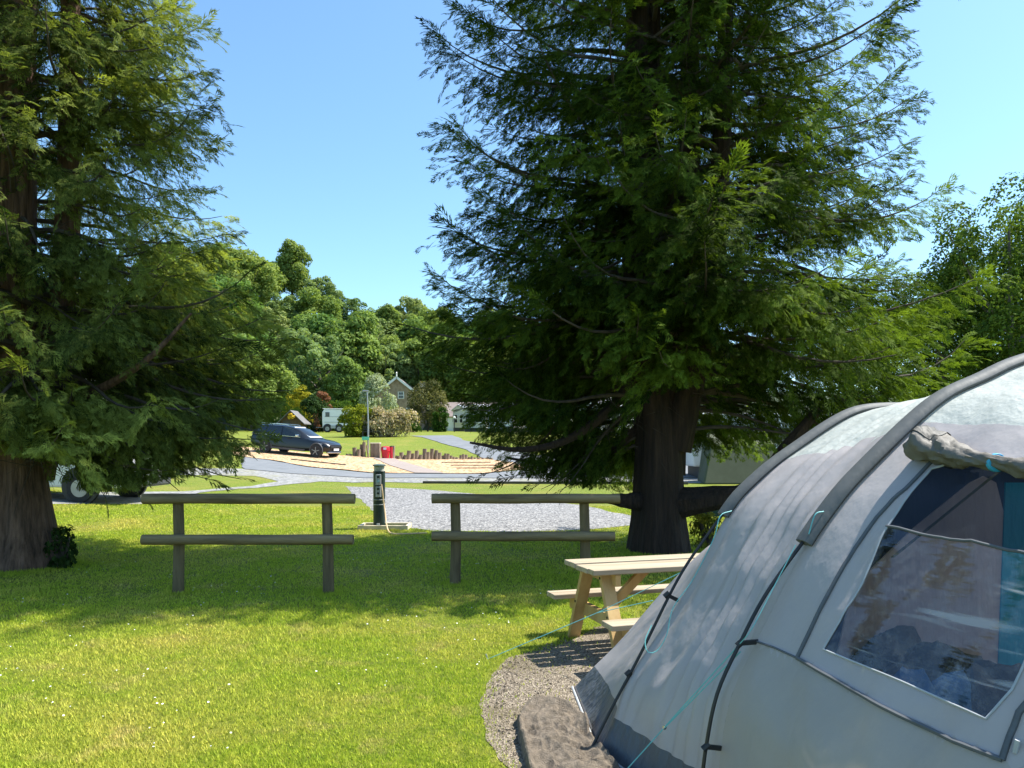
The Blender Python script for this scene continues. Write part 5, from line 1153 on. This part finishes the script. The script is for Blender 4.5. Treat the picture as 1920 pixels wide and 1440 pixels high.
MB().add([(-4.6, -.4, 2.0), (4.6, -.4, 2.0), (4.6, 2, 4.1), (-4.6, 2, 4.1), (-4.6, 4.4, 2.0), (4.6, 4.4, 2.0)], [(0, 1, 2, 3), (3, 2, 5, 4), (0, 3, 4), (1, 5, 2), (0, 4, 5, 1)]).build('roof', M['slate'], lb)
MB().box((-2.6, -.03, .9), (.9, .08, 1.9)).build('door', M['cream'], lb); MB().box((-3.5, -.04, .95), (.45, .08, 2.0)).build('door_frame', M['shedwood'], lb)
def chalet(px, Y, rz, hw, ln, ev, ap, wm, rm, label, name='static_caravan', grp='white and cream static caravans'):
    root = thing(name, label, 'caravan', on_ground(px, Y), rz, grp)
    mb = MB(); mb.prism([(-hw, .45), (hw, .45), (hw, ev), (0, ap), (-hw, ev)], 0, ln, lambda a, b, c: (a, c, b)); mb.build('body', M[wm], root)
    MB().box((0, ln / 2, .18), (hw * 1.9, ln * .95, .54)).build('skirt', M['trim'], root); roof_slabs(MB(), hw, ev, ap, -.2, ln + .2, .07, .2).build('roof', M[rm], root)
    for x in (-hw * .45, hw * .45): window(root, x, 0, 1.55, hw * .6, 1.0)
    for y in (ln * .2, ln * .5, ln * .8):
        for s in (-1, 1):
            MB().box((s * hw, y, 1.6), (.06, 1.2, .9)).build('window', M['glass'], root)
    MB().box((-hw, ln * .35, 1.35), (.05, .8, 1.9)).build('door', M['white'], root)
    return root
chalet(860, 96, R(-14), .75, 3.0, 2.7, 3.25, 'cream', 'blueroof', 'small cream chalet porch beside the outbuilding'); chalet(889, 88, R(-30), 1.5, 8, 2.5, 3.15, 'cream', 'white', 'cream static caravan second from the outbuilding'); chalet(938, 80, R(-35), 1.6, 9, 2.45, 3.1, 'white', 'blueroof', 'white static caravan with blue-grey roof'); chalet(1010, 74, R(-38), 1.6, 9, 2.5, 3.2, 'cream', 'white', 'cream static caravan left of the big conifer trunk'); chalet(1100, 66, R(-48), 1.6, 10, 2.6, 3.3, 'white', 'white', 'white static caravan half hidden by the big conifer trunk')
root = thing('touring_caravan', 'long white caravan behind the big conifer and the tent', 'caravan', on_ground(1300, 31))
MB().prism([(0, .5), (9.2, .5), (9.2, 2.3), (8.9, 2.62), (.4, 2.66), (-.1, 2.1)], 0, 2.6, lambda a, b, c: (a, c, b)).build('body', M['white'], root, bevel=.06)
for x in (1.2, 3.4, 6.0): MB().box((x, -.01, 1.75), (1.2, .05, .6)).build('window', M['glass'], root, bevel=.02)
MB().box((4.7, -.01, 1.45), (.7, .05, 1.7)).build('door', M['cream'], root); MB().lathe([(.30, 2.66), (.30, 2.74), (.22, 2.82), (.05, 2.85)], 16, (8.6, 1, .0)).build('roof_vent', M['white'], root, smooth=True); MB().box((4.6, 1.3, .3), (8.6, 2.0, .6)).build('skirt', M['trim'], root)
root = thing('green_awning', 'olive green canvas awning in front of the long white caravan', 'awning', on_ground(1400, 28.6))
MB().add([(-1.6, 0, 0), (1.6, 0, 0), (1.4, 1.8, 0), (-1.4, 1.8, 0), (-1.2, .5, 1.5), (1.2, .5, 1.5), (1.2, 1.6, 1.9), (-1.2, 1.6, 1.9)], [(3, 2, 1, 0), (4, 5, 6, 7), (0, 1, 5, 4), (1, 2, 6, 5), (2, 3, 7, 6), (3, 0, 4, 7)]).build('canvas', M['olive'], root, bevel=.06); MB().box((0, .27, .7), (.9, .03, .9), Matrix.Rotation(R(-18), 3, 'X')).build('flap', M['cream'], root)
root = thing('dome_tent', 'dark teal-green tent seen beyond the right foot of the big conifer', 'tent', on_ground(1352, 18.5))
mb = MB(); n = 24; v = [(0, 0, .60)]; f = []
for i in range(1, 8):
    for j in range(n):
        th = 6.283 * j / n; ph = i / 7 * math.pi / 2; v.append((math.sin(ph) * 1.15 * math.cos(th), math.sin(ph) * .9 * math.sin(th), .60 * math.cos(ph)))
f += [(0, 1 + j, 1 + (j + 1) % n) for j in range(n)] + [(1 + i * n + j, 1 + (i + 1) * n + j, 1 + (i + 1) * n + (j + 1) % n, 1 + i * n + (j + 1) % n) for i in range(6) for j in range(n)]
mb.add(v, f).build('flysheet', M['teal'], root, smooth=True)
for s in (-1, 1): MB().tube([(s * 1.15 * math.cos(a), -.45 * math.cos(a) , .62 * math.sin(a)) for a in np.linspace(0, math.pi / 2, 12)], .012, 6).build('pole', M['galv'], root, smooth=True)
MB().tube([(.2, -.4, .54), (1.5, -1.2, 0)], .004, 4).build('guy_line', M['pale'], root)
b = on_ground(546, 78); sh = thing('wooden_shed', 'small wooden gabled shed with yellow flower basket behind the black car', 'shed', b)
gable_body(MB(), 1.0, 1.25, 2.2, 0, 2.2).build('wall', M['shedwood'], sh); roof_slabs(MB(), 1.0, 1.25, 2.2, -.4, 2.4, .09, .4).build('roof', M['shedroof'], sh); MB().box((-.45, -.02, .62), (.7, .06, 1.24)).build('door', M['sleeper'], sh)
V, Q, T = crown_mesh(77, .45, .32, .32, 12, .14, 900, .05); o = np_mesh('flower_basket', V, Q, M['yellow'], None, T); o.location = b + Vector((.12, -.5, 1.3)); tag(o, 'basket of yellow flowers hanging at the gable of the wooden shed', 'flower basket')
b = on_ground(852, 84); o = thing('path_light', 'short dark path light with white top beside the drive', 'light', b); MB().tube([(0, 0, -.1), (0, 0, 1.5)], .05, 8).build('post', M['black'], o, smooth=True); MB().lathe([(.14, 1.5), (.16, 1.62), (.05, 1.7)], 10).build('lamp_head', M['white'], o, smooth=True)
